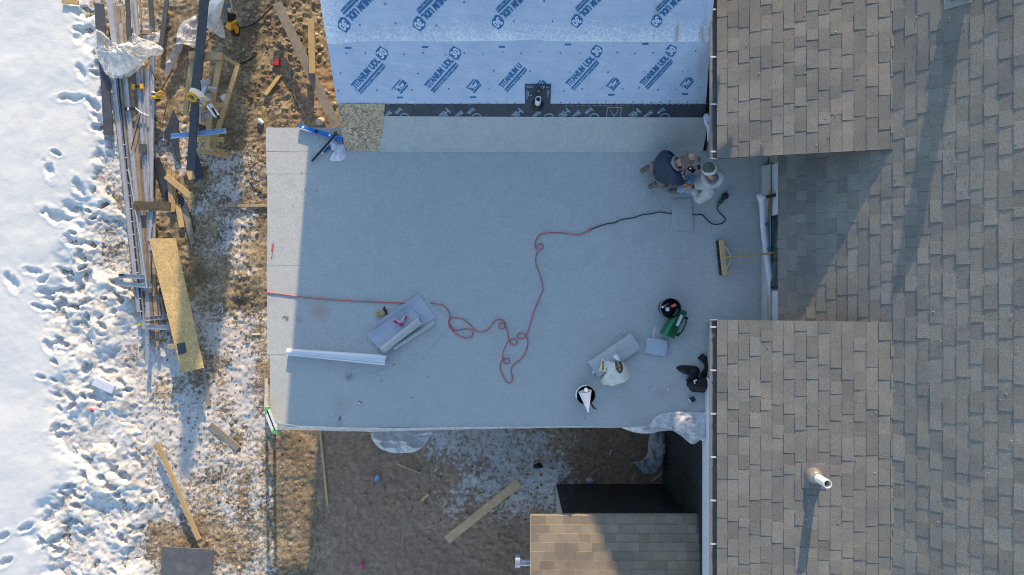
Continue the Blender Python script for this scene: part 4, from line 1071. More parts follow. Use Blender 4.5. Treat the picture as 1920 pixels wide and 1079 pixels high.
pts1 = [D(x, y, 0.010) for x, y in cord1]; pts2 = [D(x, y, 0.010 + 0.004 * math.sin(i * 2.1)) for i, (x, y) in enumerate(cord2)]
t = thing('extension_cord', 'long red extension cord looping across the grey membrane', 'cord', D(900, 600))
MB().tube([D(499, 551, 0.01) + Vector((-0.05, 0, -0.9)), D(499, 551, 0.01) + Vector((-0.06, 0, -0.3)), D(497, 551, 0.008)] + smooth_path(pts1, 4), 0.0078, 6).build('lead', RED, t, smooth=True)
MB().tube(smooth_path(pts2, 5), 0.0078, 6).build('lead', RED, t, smooth=True)
MB().tube([D(1103, 432.5, 0.014), D(1110, 429.5, 0.014)], 0.017, 8).build('socket', RED, t)
# hot-air welder with its black lead
t = thing('heat_gun', 'green hot air welding gun with black lead by the kneeling men', 'heat gun', D(1355, 377))
blk = [(1110, 429.5), (1125, 424), (1140, 419.5), (1152, 418), (1163, 413), (1175, 410.5), (1190, 408), (1205, 403), (1222, 401), (1237, 398), (1250, 400), (1262, 401.5), (1280, 402), (1297, 402.5), (1308, 403.5), (1316, 403), (1325, 412), (1335, 420), (1346, 421), (1356, 418), (1360, 411), (1352, 402), (1345, 394), (1344.5, 388), (1347, 384)]
MB().tube(smooth_path([D(x, y, 0.009) for x, y in blk], 5), 0.008, 6).build('lead', BLACKRUB, t, smooth=True)
MB().tube([D(1347, 385, 0.04), D(1349, 381, 0.045), D(1356.5, 371.5, 0.045)], [0.022, 0.032, 0.034], 14).build('body', GREEN, t, smooth=True)
MB().tube([D(1356, 372, 0.045), D(1358, 369.5, 0.045), D(1361, 366, 0.045), D(1363.5, 363, 0.045)], [0.036, 0.05, 0.05, 0.03], 14).build('collar', BLACKPL, t)
MB().tube([D(1362.5, 364, 0.045), D(1371.5, 352.5, 0.04), D(1373.5, 349, 0.03)], [0.016, 0.014, 0.018], 10).build('nozzle', ALU, t)
# patch
q = MB(); c = [D(1257.5, 374.5), D(1295.5, 372.5), D(1299.5, 432.5), D(1261, 431.5)]; rows = []
for j in range(9):
    rows.append([c[0].lerp(c[1], i / 8).lerp(c[3].lerp(c[2], i / 8), j / 8) + Vector((0, 0, 0.018 + 0.006 * f1(i * .3, j * .3, 1, 2, 44) - (0.004 if j in (0, 8) or i in (0, 8) else 0))) for i in range(9)])
q.grid(rows).build('membrane_patch', MEM, smooth=True, solid=0.004, label='rectangular membrane patch lying over the black lead by the men', cat='patch')
# glove
t = thing('work_glove', 'tan and black work glove left of the unrolled offcuts', 'glove', D(714, 586))
def zg(x, y, u): return D(640 + x / 6.745, 520 + y / 6.745, u)
MB().bar(zg(482, 462, .02), zg(553, 440, .02), 0.068, 0.03).build('palm', basic('tan_leather', (0.50, 0.34, 0.12), 0.7, 0.2, 20), t, bevel=0.01)
for (x0, y0, x1, y1) in ((488, 440, 435, 436), (487, 456, 432, 464), (490, 470, 438, 488), (497, 484, 455, 506), (530, 432, 548, 372)):
    MB().tube([zg(x0, y0, .02), zg((x0 + x1) / 2, (y0 + y1) / 2, .028), zg(x1, y1, .016)], [0.012, 0.012, 0.009], 8).build('finger', basic('tan_leather', (0.5, 0.34, 0.12)) if x1 < 500 else BLACKCLOTH, t, smooth=True)
MB().bar(zg(548, 443, .02), zg(575, 436, .02), 0.085, 0.035).build('cuff', BLACKCLOTH, t, bevel=0.01)

# offcuts: two sheets that are partly rolled up, underside showing
def zo(x, y, u): return D(640 + x / 6.745, 520 + y / 6.745, u)
def offcut(c, roll0, roll1, r, label, seed, z0):
    t = thing('membrane_offcut', label, 'offcut', zo(*c[3], 0), 'offcuts of membrane on the roof')
    q = MB(); rows = []
    for j in range(11):
        row = []
        for i in range(13):
            p = zo(*c[0], 0).lerp(zo(*c[1], 0), i / 12).lerp(zo(*c[3], 0).lerp(zo(*c[2], 0), i / 12), j / 10)
            up = 0.035 * max(0, 1 - j / 2.5) ** 2
            row.append(p + Vector((0, 0, z0 + up + 0.010 * f1(i * .25, j * .25, 1, 2, seed))))
        rows.append(row)
    q.grid(rows).build('sheet', UNDERSIDE, t, smooth=True, solid=0.004)
    a, b = zo(*roll0, 0), zo(*roll1, 0); a.z = b.z = z0 + 0.012 + r; m = 22
    ax = (b - a).normalized(); sd = Vector((-ax.y, ax.x, 0)); q = MB(); rows = []
    for k in range(m * 2 + 1):
        an = 2 * math.pi * k / m - 1.3; rr = r * (1 - 0.16 * k / m)
        o = sd * math.cos(an) * rr + Vector((0, 0, 1)) * math.sin(an) * rr
        rows.append([a + o, b + o + ax * 0.008 * math.sin(k)])
    q.grid(rows).build('roll', MEM, t, smooth=True, solid=0.003)
    return t
offcut([(455, 570), (985, 214), (1195, 515), (640, 880)], (668, 898), (1188, 566), 0.034, 'pale offcut sheet with a thin rolled edge, upper of the two crossing the red cord', 51, 0.010)
offcut([(330, 735), (870, 385), (1010, 500), (520, 940)], (536, 918), (1008, 545), 0.062, 'pale offcut sheet with a fat grey roll lying over the other offcut', 52, 0.036)
q = MB(); c = [D(800, 561), D(847.5, 606), D(790, 676), D(736, 626)]
q.prism([(p.x, p.y) for p in c], dz(600) + 0.003, dz(600) + 0.0075); q.build('membrane_patch', MEM, label='dark edged square patch under the rolled offcuts', cat='patch')
for (x0, y0, x1, y1, w) in ((656, 611, 666, 648, 1), (632, 622, 646, 660, 0.7)):
    pass
bl = ZD(640, 520, 6.745, [(670, 545), (690, 530), (745, 550), (800, 530), (810, 490), (850, 480), (840, 530), (805, 545), (800, 600), (770, 620), (730, 590), (700, 605), (675, 580)])
t = thing('crumpled_wrapper', 'crumpled pink and white wrapper on the pale offcut sheet', 'wrapper', zo(740, 550, 0.05))
blob(bl, D(750, 603).z + 0.052, 0.045, 0.03, 15, fs=24, nth=80, nr=8).build('sheet', basic('wrapper_white', (0.60, 0.62, 0.62), 0.5, 0.35, 40), t, smooth=True)
for pts in ([(672, 545), (700, 540), (735, 575), (710, 590), (685, 575)], [(808, 520), (820, 485), (842, 490), (835, 525), (812, 535)], [(735, 580), (765, 575), (798, 572), (790, 608), (765, 618), (745, 600)]):
    blob(ZD(640, 520, 6.745, pts), D(750, 603).z + 0.10, 0.022, 0.012, 17, fs=30, nth=36, nr=5).build('printed_flap', PINK, t, smooth=True)
# white roll
t = thing('membrane_roll', 'long pale roll tapering towards the sunlit left edge of the roof', 'roll', D(632, 668))
a, b = D(538.5, 660, 0.055), D(724, 675.5, 0.085)
ax = (b - a).normalized(); sd = Vector((-ax.y, ax.x, 0)); q = MB(); rows = []
m = 26
for k in range(int(m * 2.3) + 1):
    an = 2 * math.pi * k / m + 2.2; f = (1 - 0.10 * k / m)
    row = []
    for s in range(9):
        p = a.lerp(b, s / 8); r = (0.052 + 0.030 * s / 8) * f
        row.append(p + sd * math.cos(an) * r + Vector((0, 0, 1)) * math.sin(an) * r)
    rows.append(row)
q.grid(rows).build('sheet', basic('roll_back', (0.66, 0.70, 0.76), 0.42, 0.05, 5, bmp=0.1, bscale=8), t, smooth=True, solid=0.003)
MB().bar(D(545, 660, 0.006), D(722, 684, 0.006), 0.10, 0.006).build('loose_edge', MEM, t)

# buckets
def bucket(c, R, h, label, grp):
    t = thing('bucket', label, 'bucket', c, grp)
    q = MB(); q.lathe([(R * 0.82, 0.0), (R * 0.97, h * 0.9), (R, h * 0.9), (R, h), (R * 0.93, h), (R * 0.78, 0.02), (0.01, 0.02)], c, 28); q.build('shell', BLACKPL, t, smooth=False)
    q = MB(); pts = [c + Vector((R * 1.01 * math.cos(a_), R * 1.01 * math.sin(a_), h * 0.93 - 0.04 * math.sin((a_ - 0.6) ))) for a_ in [0.6 + math.pi * k / 14 for k in range(15)]]
    q.tube(pts, 0.005, 6).build('handle', STEEL, t)
    return t
cb = P(1249, 577.5, 0.01)
bucket(cb, 0.155, 0.33, 'black bucket full of tools next to the green case', 'black buckets on the roof')
def hand_tool(name, label, cat, p0, p1, r0, r1, mh, mt, split=0.5):
    t = thing(name, label, cat, (Vector(p0) + Vector(p1)) / 2)
    p0, p1 = Vector(p0), Vector(p1); mid = p0.lerp(p1, split)
    MB().tube([p0, mid], r0, 10).build('handle', mh, t); MB().tube([mid, p1], [r1, r1 * 0.7], 10).build('blade', mt, t)
    return t
h = 0.33
hand_tool('hand_roller', 'red handled tool standing in the tool bucket', 'hand tool', cb + Vector((0.05, 0.05, 0.36)), cb + Vector((0.0, 0.0, 0.06)), 0.026, 0.012, RED, STEEL)
hand_tool('scraper', 'grey bar standing across the rim of the tool bucket', 'hand tool', cb + Vector((-0.135, 0.02, 0.355)), cb + Vector((0.06, 0.10, 0.10)), 0.016, 0.012, ALU, STEEL, 0.6)
t = thing('spray_can', 'round white topped can inside the tool bucket', 'can', cb + Vector((-0.045, -0.01, 0.04)))
MB().lathe([(0.034, 0), (0.034, 0.22)], cb + Vector((-0.045, -0.015, 0.03)), 16).build('body', BLACKPL, t)
MB().lathe([(0.033, 0.221), (0.033, 0.26), (0.026, 0.27)], cb + Vector((-0.045, -0.015, 0.03)), 16).build('cap', WHITEPL, t)
cb2 = P(1095.5, 737, 0.004)
bucket(cb2, 0.145, 0.24, 'low black bucket with a white plastic cone across its rim', 'black buckets on the roof')
t = thing('plastic_funnel', 'white plastic cone lying over the low black bucket', 'cone', cb2 + Vector((0, 0, 0.25)))
a, b = P(1097, 734, 0.275), P(1103, 774, 0.262)
q = MB(); d = (b - a).normalized(); sd = Vector((-d.y, d.x, 0)); rows = []
for k in range(17):
    an = 2 * math.pi * k / 16
    rows.append([a + sd * math.cos(an) * 0.10 + Vector((0, 0, 1)) * math.sin(an) * 0.035 + d * 0.02 * math.sin(an), b + sd * math.cos(an) * 0.004 + Vector((0, 0, 1)) * math.sin(an) * 0.004])
q.grid(rows).build('cone', film('cone_plastic', (0.78, 0.82, 0.86), 0.05), t, smooth=True, solid=0.002)
MB().lathe([(0.03, 0), (0.03, 0.03)], P(1098.5, 731, 0.285), 14).build('cap', WHITEPL, t)
hand_tool('brush', 'short brush handle poking from under the white cone', 'brush', P(1114, 766, 0.13), P(1102, 748, 0.2), 0.014, 0.014, BLACKRUB, BLACKRUB)
MB().lathe([(0.016, 0), (0.019, 0.03)], P(1115.5, 767.5, 0.12), 10, M=Matrix.Rotation(1.2, 3, 'Y')).build('brass_cap', basic('brass', (0.4, 0.28, 0.12), 0.4, metal=0.5), bpy.data.objects['brush'])
# white rim crescent of the second bucket
q = MB(); pts = [cb2 + Vector((0.148 * math.cos(a_), 0.148 * math.sin(a_), 0.232)) for a_ in [1.5 + 1.9 * k / 12 for k in range(13)]]
q.tube(pts, 0.012, 7).build('white_crescent', WHITEPL, bpy.data.objects['bucket.001'])

# green case
t = thing('tool_case', 'green metal tool case with a white label beside the black bucket', 'case', D(1262, 606))
def zc(x, y, u): return D(1220 + x / 9.81, 540 + y / 9.81, u)
zt = 0.21
q = MB(); c = [zc(492, 372, zt), zc(682, 452, zt), zc(436, 940, zt), zc(222, 850, zt)]
cc = [(p.x, p.y) for p in c]
MB().prism(cc, dz(600), dz(600) + 0.15).build('base', GREEN, t)
ctr = Vector((sum(p[0] for p in cc) / 4, sum(p[1] for p in cc) / 4))
MB().prism([tuple(ctr + (Vector(p) - ctr) * 1.025) for p in cc], dz(600) + 0.1505, dz(600) + 0.20).build('lid', GREEN, t, bevel=0.012)
e0 = zc(500, 385, zt + .012); e1 = zc(238, 855, zt + .012); nn_ = Vector(((c[1] - c[0]).x, (c[1] - c[0]).y, 0)).normalized()
MB().bar(e0 + nn_ * 0.020, e1 + nn_ * 0.020, 0.052, 0.012).build('edge_panel', GREENL, t)
for k in (0.62, 0.72, 0.82):
    MB().box(e0.lerp(e1, k) + nn_ * 0.105 + Vector((0, 0, 0.0)), (0.10, 0.012, 0.012), 0.47 + math.pi / 2).build('rib', basic('dark_green', (0.006, 0.07, 0.025), 0.4), t)
MB().bar(zc(575, 500, zt + .010), zc(485, 700, zt + .010), 0.045, 0.004).build('label_sticker', WHITECLOTH, t)
MB().bar(zc(560, 660, zt + .008), zc(515, 770, zt + .008), 0.022, 0.010).build('label_sticker', GREENL, t)
for (x, y) in ((655, 562), (503, 868)): MB().box(zc(x, y, 0.15), (0.035, 0.045, 0.05), -0.45).build('latch', BLACKPL, t)
MB().tube(smooth_path([zc(632, 610, .13), zc(655, 640, .14), zc(560, 830, .14), zc(525, 820, .13)], 4), 0.010, 7).build('handle', BLACKPL, t)
# folded sheet
q = MB(); c = ZD(1050, 540, 3.597, [(583, 333), (728, 352), (730, 430), (712, 466), (572, 438)])
q.prism([(p.x, p.y) for p in c], dz(650), dz(650) + 0.012)
c2 = ZD(1050, 540, 3.597, [(584, 335), (727, 354), (724, 412), (706, 462), (574, 436)], 0.04)
q2 = MB(); q2.prism([(p.x, p.y) for p in c2], dz(650) + 0.0125, dz(650) + 0.045)
t = thing('folded_sheet', 'folded square of pale membrane right of the sack', 'folded sheet', D(1231, 650)); q.build('under_fold', UNDERSIDE, t, bevel=0.004); q2.build('upper_fold', UNDERSIDE, t, bevel=0.012)
# loose roll under the sack
t = thing('loose_roll', 'flattened grey membrane roll under the white sack', 'roll', D(1150, 655))
a, b = D(1112, 694, 0.06), D(1192, 640, 0.06); ax = (b - a).normalized(); sd = Vector((-ax.y, ax.x, 0)); q = MB(); rows = []
for k in range(45):
    an = 2 * math.pi * k / 24 + 0.3; f = 1 - 0.12 * k / 24
    rows.append([a.lerp(b, s / 5) + sd * math.cos(an) * 0.155 * f + Vector((0, 0, 1)) * (math.sin(an) * 0.055 * f) for s in range(6)])
q.grid(rows).build('sheet', MEM, t, smooth=True, solid=0.004)
MB().bar(D(1146, 640, .004), D(1165, 621, .004), 0.012, 0.006).build('membrane_sliver', MEM, label='thin sliver of membrane beside the flattened roll', cat='offcut')
# sack
sk = ZD(1070, 640, 7.19, [(400, 222), (480, 220), (560, 240), (640, 232), (710, 268), (770, 372), (806, 475), (742, 545), (640, 580), (560, 606), (498, 586), (448, 592), (405, 525), (428, 462), (455, 412), (440, 402), (425, 395), (430, 300), (408, 240), (375, 290), (372, 250)])
t = thing('paper_sack', 'half empty white paper sack with a brown oval emblem', 'sack', D(1150, 695))
sack = blob(sk, D(1150, 695).z, 0.20, 0.035, 33, fs=7, nth=120, nr=16, p=3.2); sack.build('bag', SACKM, t, smooth=True)
q = MB(); rows = []
for k in range(13):
    an = math.pi * k / 12
    rows.append([zz_ for zz_ in (Vector(D(1070 + 385 / 7.19, 640 + 300 / 7.19, 0)) + Vector((0.035 * math.cos(an) * -1, 0.13 * math.cos(an) * -1 + 0.0, 0.02 + 0.15 * math.sin(an))), Vector(D(1070 + 450 / 7.19, 640 + 320 / 7.19, 0)) + Vector((0.01 * math.cos(an), -0.10 * math.cos(an), 0.03 + 0.17 * math.sin(an))))])
q.grid(rows).build('open_mouth', SACKM, t, smooth=True, solid=0.004)
MB().bar(D(1070 + 436 / 7.19, 640 + 265 / 7.19, .19), D(1070 + 434 / 7.19, 640 + 395 / 7.19, .19), 0.032, 0.01).build('inner_lining', basic('brown_paper', (0.46, 0.22, 0.05), 0.7, 0.4, 20), t)
# emblem follows the top of the bag
ob = Vector(D(1070 + 632 / 7.19, 640 + 322 / 7.19, 0.0)); zz = 0.2
eu = Vector((math.cos(1.36), -math.sin(1.36), 0)).normalized(); ev = Vector((-eu.y, eu.x, 0))
bag = [o for o in t.children][0]
from mathutils.bvhtree import BVHTree
bvh = BVHTree.FromPolygons([tuple(v) for v in sack.v], sack.f)
def drop(p, up):
    r = bvh.ray_cast(Vector((p.x, p.y, 2)), Vector((0, 0, -1)))
    return Vector((p.x, p.y, (r[0].z if r[0] else 0.1) + up))
q = MB(); q.v = [drop(ob, .004)]; 
for j in range(1, 6):
    for k in range(28):
        an = 2 * math.pi * k / 28; q.v.append(drop(ob + eu * (0.105 * j / 5 * math.cos(an)) + ev * (0.063 * j / 5 * math.sin(an)), .004))
q.f = [(0, 1 + k, 1 + (k + 1) % 28) for k in range(28)] + [(1 + j * 28 + k, 29 + j * 28 + k, 29 + j * 28 + (k + 1) % 28, 1 + j * 28 + (k + 1) % 28) for j in range(4) for k in range(28)]
q.build('emblem', basic('emblem_brown', (0.13, 0.09, 0.03), 0.6, 0.3, 30), t)
q = MB(); put_text(q, 'KODIAK', ob, eu, ev, -0.075, -0.020, 0.15, 0.034); q.v = [drop(v, .0085) for v in q.v]; q.build('emblem_lettering', basic('cream_ink', (0.62, 0.56, 0.42), 0.6), t)
q = MB(); put_poly(q, ob, eu, ev, [(-0.05, -0.045), (0.0, -0.052), (0.02, -0.035), (-0.03, -0.03)]); q.v = [drop(v, .0085) for v in q.v]; q.build('emblem_mark', basic('cream_ink', (0.62, 0.56, 0.42)), t)
blob(ZD(1070, 640, 7.19, [(355, 320), (410, 310), (420, 370), (370, 405), (320, 430), (288, 448), (300, 395), (295, 360)]), D(1118, 692).z, 0.07, 0.04, 41, fs=18, nth=60, nr=8).build('rag', WHITECLOTH, smooth=True, label='white rag spilling from the mouth of the sack', cat='rag')
blob(ZD(1070, 640, 7.19, [(555, 175), (600, 162), (640, 195), (642, 245), (610, 245), (575, 225), (550, 200)]), 0.16, 0.08, 0.03, 42, fs=20, nth=50, nr=8).build('rag', WHITECLOTH, smooth=True, label='balled white rag on the back edge of the sack', cat='rag')
# black jacket
t = thing('jacket', 'crumpled black jacket dumped against the lower bay wall', 'jacket', D(1308, 712))
def zj(x, y): return (1240 + x / 7.71, 640 + y / 7.71)
def jz(pts, up=0.0): return [D(*zj(x, y), up) for x, y in pts]
blob(jz([(370, 590), (420, 560), (470, 530), (560, 510), (640, 510), (690, 540), (695, 620), (670, 690), (610, 745), (540, 740), (430, 725), (390, 660), (365, 650)]), D(1300, 720).z, 0.15, 0.08, 61, fs=9, nth=90, nr=12).build('body', BLACKCLOTH, t, smooth=True)
blob(jz([(212, 385), (265, 352), (380, 350), (500, 360), (545, 400), (555, 470), (500, 560), (440, 590), (350, 570), (400, 500), (330, 470), (250, 430)]), D(1300, 720).z, 0.09, 0.05, 62, fs=11, nth=80, nr=9).build('sleeve', BLACKCLOTH, t, smooth=True)
blob(jz([(525, 245), (600, 178), (660, 240), (690, 330), (690, 480), (620, 520), (555, 490), (620, 380), (610, 310)]), D(1300, 720).z, 0.08, 0.05, 63, fs=11, nth=80, nr=9).build('sleeve', BLACKCLOTH, t, smooth=True)
c_ = D(*zj(490, 570), 0.19); q = MB(); q.box(c_, (0.05, 0.022, 0.01), 0.4); q.box(c_ + Vector((-0.012, -0.022, 0.002)), (0.022, 0.05, 0.008), 0.2); q.build('white_spot', WHITEPL, t)  # small white spot on the jacket body
# tape roll
t = thing('drink_can', 'small black can with a bright rim lying below the black jacket', 'can', D(1297, 750))
a, b = D(1293.5, 749, 0.038), D(1301, 751, 0.038)
M2 = (b - a).normalized().to_track_quat('Z', 'Y').to_matrix()
MB().tube([D(1302, 747, 0.036), D(1294, 752, 0.040)], 0.040, 18).build('body', BLACKPL, t)
cc_ = D(1293.5, 752.2, 0.042); ax = (D(1294, 752, 0.040) - D(1302, 747, 0.036)).normalized(); sd = Vector((-ax.y, ax.x, 0))
MB().tube([cc_ + sd * 0.036 * math.cos(2 * math.pi * k / 18) + ax.cross(sd) * 0.036 * math.sin(2 * math.pi * k / 18) for k in range(19)], 0.006, 6).build('rim', WHITEPL, t)
# broom
t = thing('push_broom', 'push broom with wooden block resting against the window wall', 'broom', D(1355, 483))
a, b = D(1352.5, 450, 0.11), D(1359, 516, 0.11)
MB().bar(a, b, 0.075, 0.05).build('block', PINE, t, bevel=0.008)
q = MB(); d = (b - a).normalized(); sd = Vector((-d.y, d.x, 0))
for k in range(26):
    for j in range(3):
        p = a.lerp(b, (k + 0.5) / 26) + sd * (-0.024 + 0.024 * j) * 1.0 + Vector((0, 0, -0.03)); q.bar(p, Vector((p.x - 0.025 + 0.004 * (j - 1), p.y, dz(480) + 0.002)), 0.016, 0.012, up=(0, 1, 0))
q.build('bristles', BLACKRUB, t)
hs, he = D(1360, 483.5, 0.14), P(1461, 473.5, 0.30)
q = MB(); pts = [hs.lerp(he, k / 8) + Vector((0, 0.012 * math.sin(k), 0.0)) * (k not in (0, 8)) for k in range(9)]
q.tube(pts, 0.0145, 10).build('handle', TIMBER, t, smooth=True)
for (x0, y0, x1, y1) in ((1359.5, 463, 1370.5, 480), (1362, 504, 1370.5, 487)): MB().tube([D(x0, y0, 0.145), D((x0 + x1) / 2 + 1, (y0 + y1) / 2, .16), D(x1, y1, 0.165)], 0.006, 6).build('brace', ALU, t)
# small things
t = thing('utility_knife', 'small red knife on the sunlit left edge of the roof', 'knife', D(510.5, 466))
MB().bar(D(511.5, 458, .012), D(510, 472, .012), 0.026, 0.018).build('handle', RED, t, bevel=0.004); MB().bar(D(512.2, 452, .010), D(511.6, 457.6, .010), 0.014, 0.006).build('blade', ALU, t); MB().bar(D(510, 472.4, .012), D(509.2, 481, .012), 0.020, 0.012).build('tail', basic('pale_grip', (0.5, 0.42, 0.40), 0.5), t)
t = thing('dropped_nail', 'tiny dark nail with a white washer on the lower left membrane', 'nail', D(676, 755)); MB().tube([D(673.5, 752, .006), D(678, 757, .008)], 0.006, 6).build('shank', BLACKPL, t); MB().lathe([(0.018, 0), (0.014, 0.008)], D(675, 756.5), 10).build('washer', WHITEPL, t)
MB().box(D(1252.5, 730, .006), (0.02, 0.04, 0.012), 0.5).build('foam_scrap', WHITEPL, label='tiny white scrap between the sack and the jacket', cat='scrap')
MB().box(D(717, 698.5, .006), (0.018, 0.018, 0.012), 0.5).build('foam_scrap', WHITEPL, label='tiny white scrap below the pale roll', cat='scrap')
# leaf litter on the membrane
def litter(px, py, n, r, sd_):
    rr = random.Random(sd_); q = MB()
    for k in range(n):
        p = D(px + rr.gauss(0, r), py + rr.gauss(0, r), 0.004); a_ = rr.uniform(0, 6.28); l = rr.uniform(0.01, 0.035)
        q.bar(p, p + Vector((math.cos(a_) * l, math.sin(a_) * l, 0.004)), 0.006, 0.004)
    q.build('leaf_litter', basic('litter', (0.07, 0.06, 0.035), 0.9), kind='stuff')
litter(535, 594, 7, 3, 1); litter(655, 706, 6, 4, 2); litter(637, 784, 6, 4, 3); litter(565, 345, 6, 30, 4); litter(760, 705, 8, 60, 5); litter(1180, 700, 8, 70, 6)

# draped roll of wrap along the window wall
t = thing('wrap_roll', 'long pale roll of wrap slumped along the foot of the window wall', 'roll', P(1440, 460, 0.03))
ctrl = [(1425, 366, 0.30, 0.045), (1430, 385, 0.22, 0.052), (1432, 420, 0.16, 0.055), (1435, 450, 0.15, 0.055), (1439, 480, 0.15, 0.058), (1443, 510, 0.15, 0.062), (1448, 540, 0.13, 0.066), (1449, 566, 0.12, 0.07)]
pts = [P(x, y, z) for x, y, z, r in ctrl]
MB().tube(smooth_path(pts, 4), [np.interp(i / 4, range(8), [c[3] for c in ctrl]).item() for i in range(29)], 14).build('roll', WRAP, t, smooth=True)
blob([P(x, y, 0.3) for x, y in ((1419, 366), (1427, 362), (1436, 364), (1438, 374), (1430, 384), (1424, 378))], 0.28, 0.05, 0.03, 71, nth=40, nr=7).build('torn_end', WHITECLOTH, t, smooth=True)
for (x, y, z) in ((1433, 374, .30), (1438, 421, .225), (1442, 467, .225)): MB().box(P(x, y, z), (0.06, 0.05, 0.008), 0.4).build('tape_mark', basic('teal_tape', (0.05, 0.28, 0.36), 0.5, 0.4, 50), t)
MB().bar(P(1436, 370, .28), P(1462, 364, .36), 0.05, 0.05).build('window_bar', BLACKPL, label='black bar sticking out above the pale roll of wrap', cat='bar')
# torn white wrap by the end of the ice strip
blob([P(x, y, 0.5) for x, y in ((1322, 214), (1330, 210), (1334, 222), (1333, 262), (1329, 264), (1328, 240), (1323, 228))], 0.42, 0.06, 0.05, 73, fs=16, nth=50, nr=8).build('torn_wrap', WHITECLOTH, smooth=True, label='torn white wrap under the upper gutter at the ice strip', cat='wrap')

# polythene along the lower edge
q = MB(); rows = []
ed = [(505, 770), (520, 793), (560, 800), (640, 803), (740, 804), (840, 803), (940, 802), (1000, 802), (1060, 801), (1165, 802)]
lo = [(503, 782), (516, 806), (545, 806), (610, 808), (700, 810), (770, 808), (870, 806), (950, 804), (1020, 803.5), (1100, 802.5), (1165, 803)]
for j in range(5):
    row = []
    for i in range(80):
        x = 506 + (1166 - 506) * i / 79
        ye = float(np.interp(x, [p[0] for p in ed], [p[1] for p in ed])); yl = float(np.interp(x, [p[0] for p in lo], [p[1] for p in lo]))
        y = ye + (yl - ye) * j / 4 + (1.6 * (f1(i * .4, j, 1, 2, 75) - .5) if j else -1.5)
        row.append(P(x, y, (0.010 if j == 0 else 0.02 - 0.035 * j) + 0.02 * f1(i * .5, j * .6, 1, 2, 76)))
    rows.append(row)
q.grid(rows).build('edge_film', WHITEFILM, smooth=True, label='clear film hanging along the lower edge of the flat roof', cat='plastic film')
def lump(name, pts, z, h, amp, seed, mat, label, cat='plastic sheet', fs=8, base=None, nth=90, group=None):
    return blob([P(x, y, z) for x, y in pts], z, h, amp, seed, fs=fs, nth=nth, nr=13, base=base).build(name, mat, smooth=True, label=label, cat=cat, group=group)
lump('plastic_sheet', [(1165, 802), (1185, 800), (1215, 800), (1225, 786), (1240, 776), (1270, 772), (1300, 773), (1332, 776), (1332, 832), (1322, 824), (1305, 825), (1296, 833), (1285, 820), (1270, 808), (1240, 806), (1215, 813), (1190, 811)], 0.02, 0.05, 0.10, 81, WHITEFILM, 'milky polythene bunched at the lower right corner of the flat roof', fs=9, nth=160)
lump('plastic_sheet', [(1280, 818), (1318, 818), (1312, 826), (1302, 833), (1294, 832)], -0.1, 0.05, 0.05, 82, CLEARFILM, 'clear polythene flap hanging over the black wall')
lump('plastic_sheet', [(695, 812), (705, 806), (740, 804), (775, 804), (812, 802), (806, 820), (795, 838), (775, 848), (740, 850), (715, 842), (700, 828)], -0.75, 0.10, 0.22, 83, WHITEFILM, 'clear polythene bundle hanging below the middle of the roof edge', fs=8, nth=140)
lump('plastic_sheet', [(1222, 800), (1245, 806), (1244, 850), (1240, 870), (1228, 885), (1210, 890), (1192, 872), (1186, 866), (1205, 862), (1214, 850), (1216, 825)], -2.75, 0.25, 0.30, 84, FILTH, 'dirty polythene trailing down beside the black wall', fs=5)

# ladder against the lower left corner
t = thing('ladder', 'ladder with green end caps leaning on the lower left corner of the roof', 'ladder', (-4.85, -2.05, GZ))
tops = [P(500.5, 769, 0.16), P(515.5, 807, 0.16)]
feet_ = [Vector((-4.93, -1.86, GZ - 0.02)), Vector((-4.77, -2.22, GZ - 0.02))]
for a, b in zip(tops, feet_):
    MB().bar(a, b, 0.06, 0.085, up=(0, 1, 0)).build('rail', ALU, t)
    d = (a - b).normalized(); MB().bar(a + d * 0.002, a + d * 0.03, 0.066, 0.10, up=(0, 1, 0)).build('end_cap', GREENCAP, t)
for k in range(10):
    f = 0.015 + k * 0.098
    a, b = tops[0].lerp(feet_[0], f), tops[1].lerp(feet_[1], f)
    MB().tube([a, b], 0.030 if k else 0.034, 8).build('rung', ALU, t)
MB().bar(tops[0] + Vector((0, 0, 0.01)), tops[1] + Vector((0, 0, 0.01)), 0.09, 0.03).build('top_plate', WHITEPL, t)
MB().bar(tops[0] + Vector((0.012, 0, 0.028)), tops[1] + Vector((0.012, 0, 0.028)), 0.016, 0.006).build('slot', BLACKRUB, t)
MB().prism([(p.x, p.y) for p in (P(498, 742, .05), P(504, 741, .05), P(505.5, 763, .05), P(497, 766, .05))], 0.02, 0.10).build('foam_block', basic('stained_foam', (0.55, 0.50, 0.42), 0.8, 0.4, 20), label='stained white block at the roof corner above the ladder', cat='block')
# ------------------------------------------------------------------ the yard on the left
STK = 'long members of the lumber and steel stack'
def board(name, pts, wpx, h, up, mat, label, cat, group=None, parent=None, level=None):
    """a straight plank between two picture points, wpx wide in the picture, lying up above the ground"""
    (x0, y0), (x1, y1) = pts
    if level is None:
        a = G(x0, y0, up + h / 2); b = G(x1, y1, up + h / 2)
        m = max(a.z, b.z, G((x0 + x1) / 2, (y0 + y1) / 2, up + h / 2).z) if not isinstance(up, tuple) else None
        a.z = max(a.z, m - 0.05); b.z = max(b.z, m - 0.05)
    else:
        a = P(x0, y0, level); b = P(x1, y1, level)
    w = wpx / FPX * (HC - a.z)
    q = MB()
    n = 1
    q.bar(a, b, w, h)
    return q.build(name, mat, parent, label=label, cat=cat, group=group, bevel=0.003 if h > 0.02 else 0)
def track(pts, wpx, z, label, mat=None, cat='steel track', name='steel_track', hh=0.03):
    (x0, y0), (x1, y1) = pts
    a, b = P(x0, y0, z), P(x1, y1, z)
    q = MB(); q.channel(a, b, wpx / FPX * (HC - z), hh)
    return q.build(name, mat or STEEL, label=label, cat=cat, group=STK)
zb = GZ + 0.14
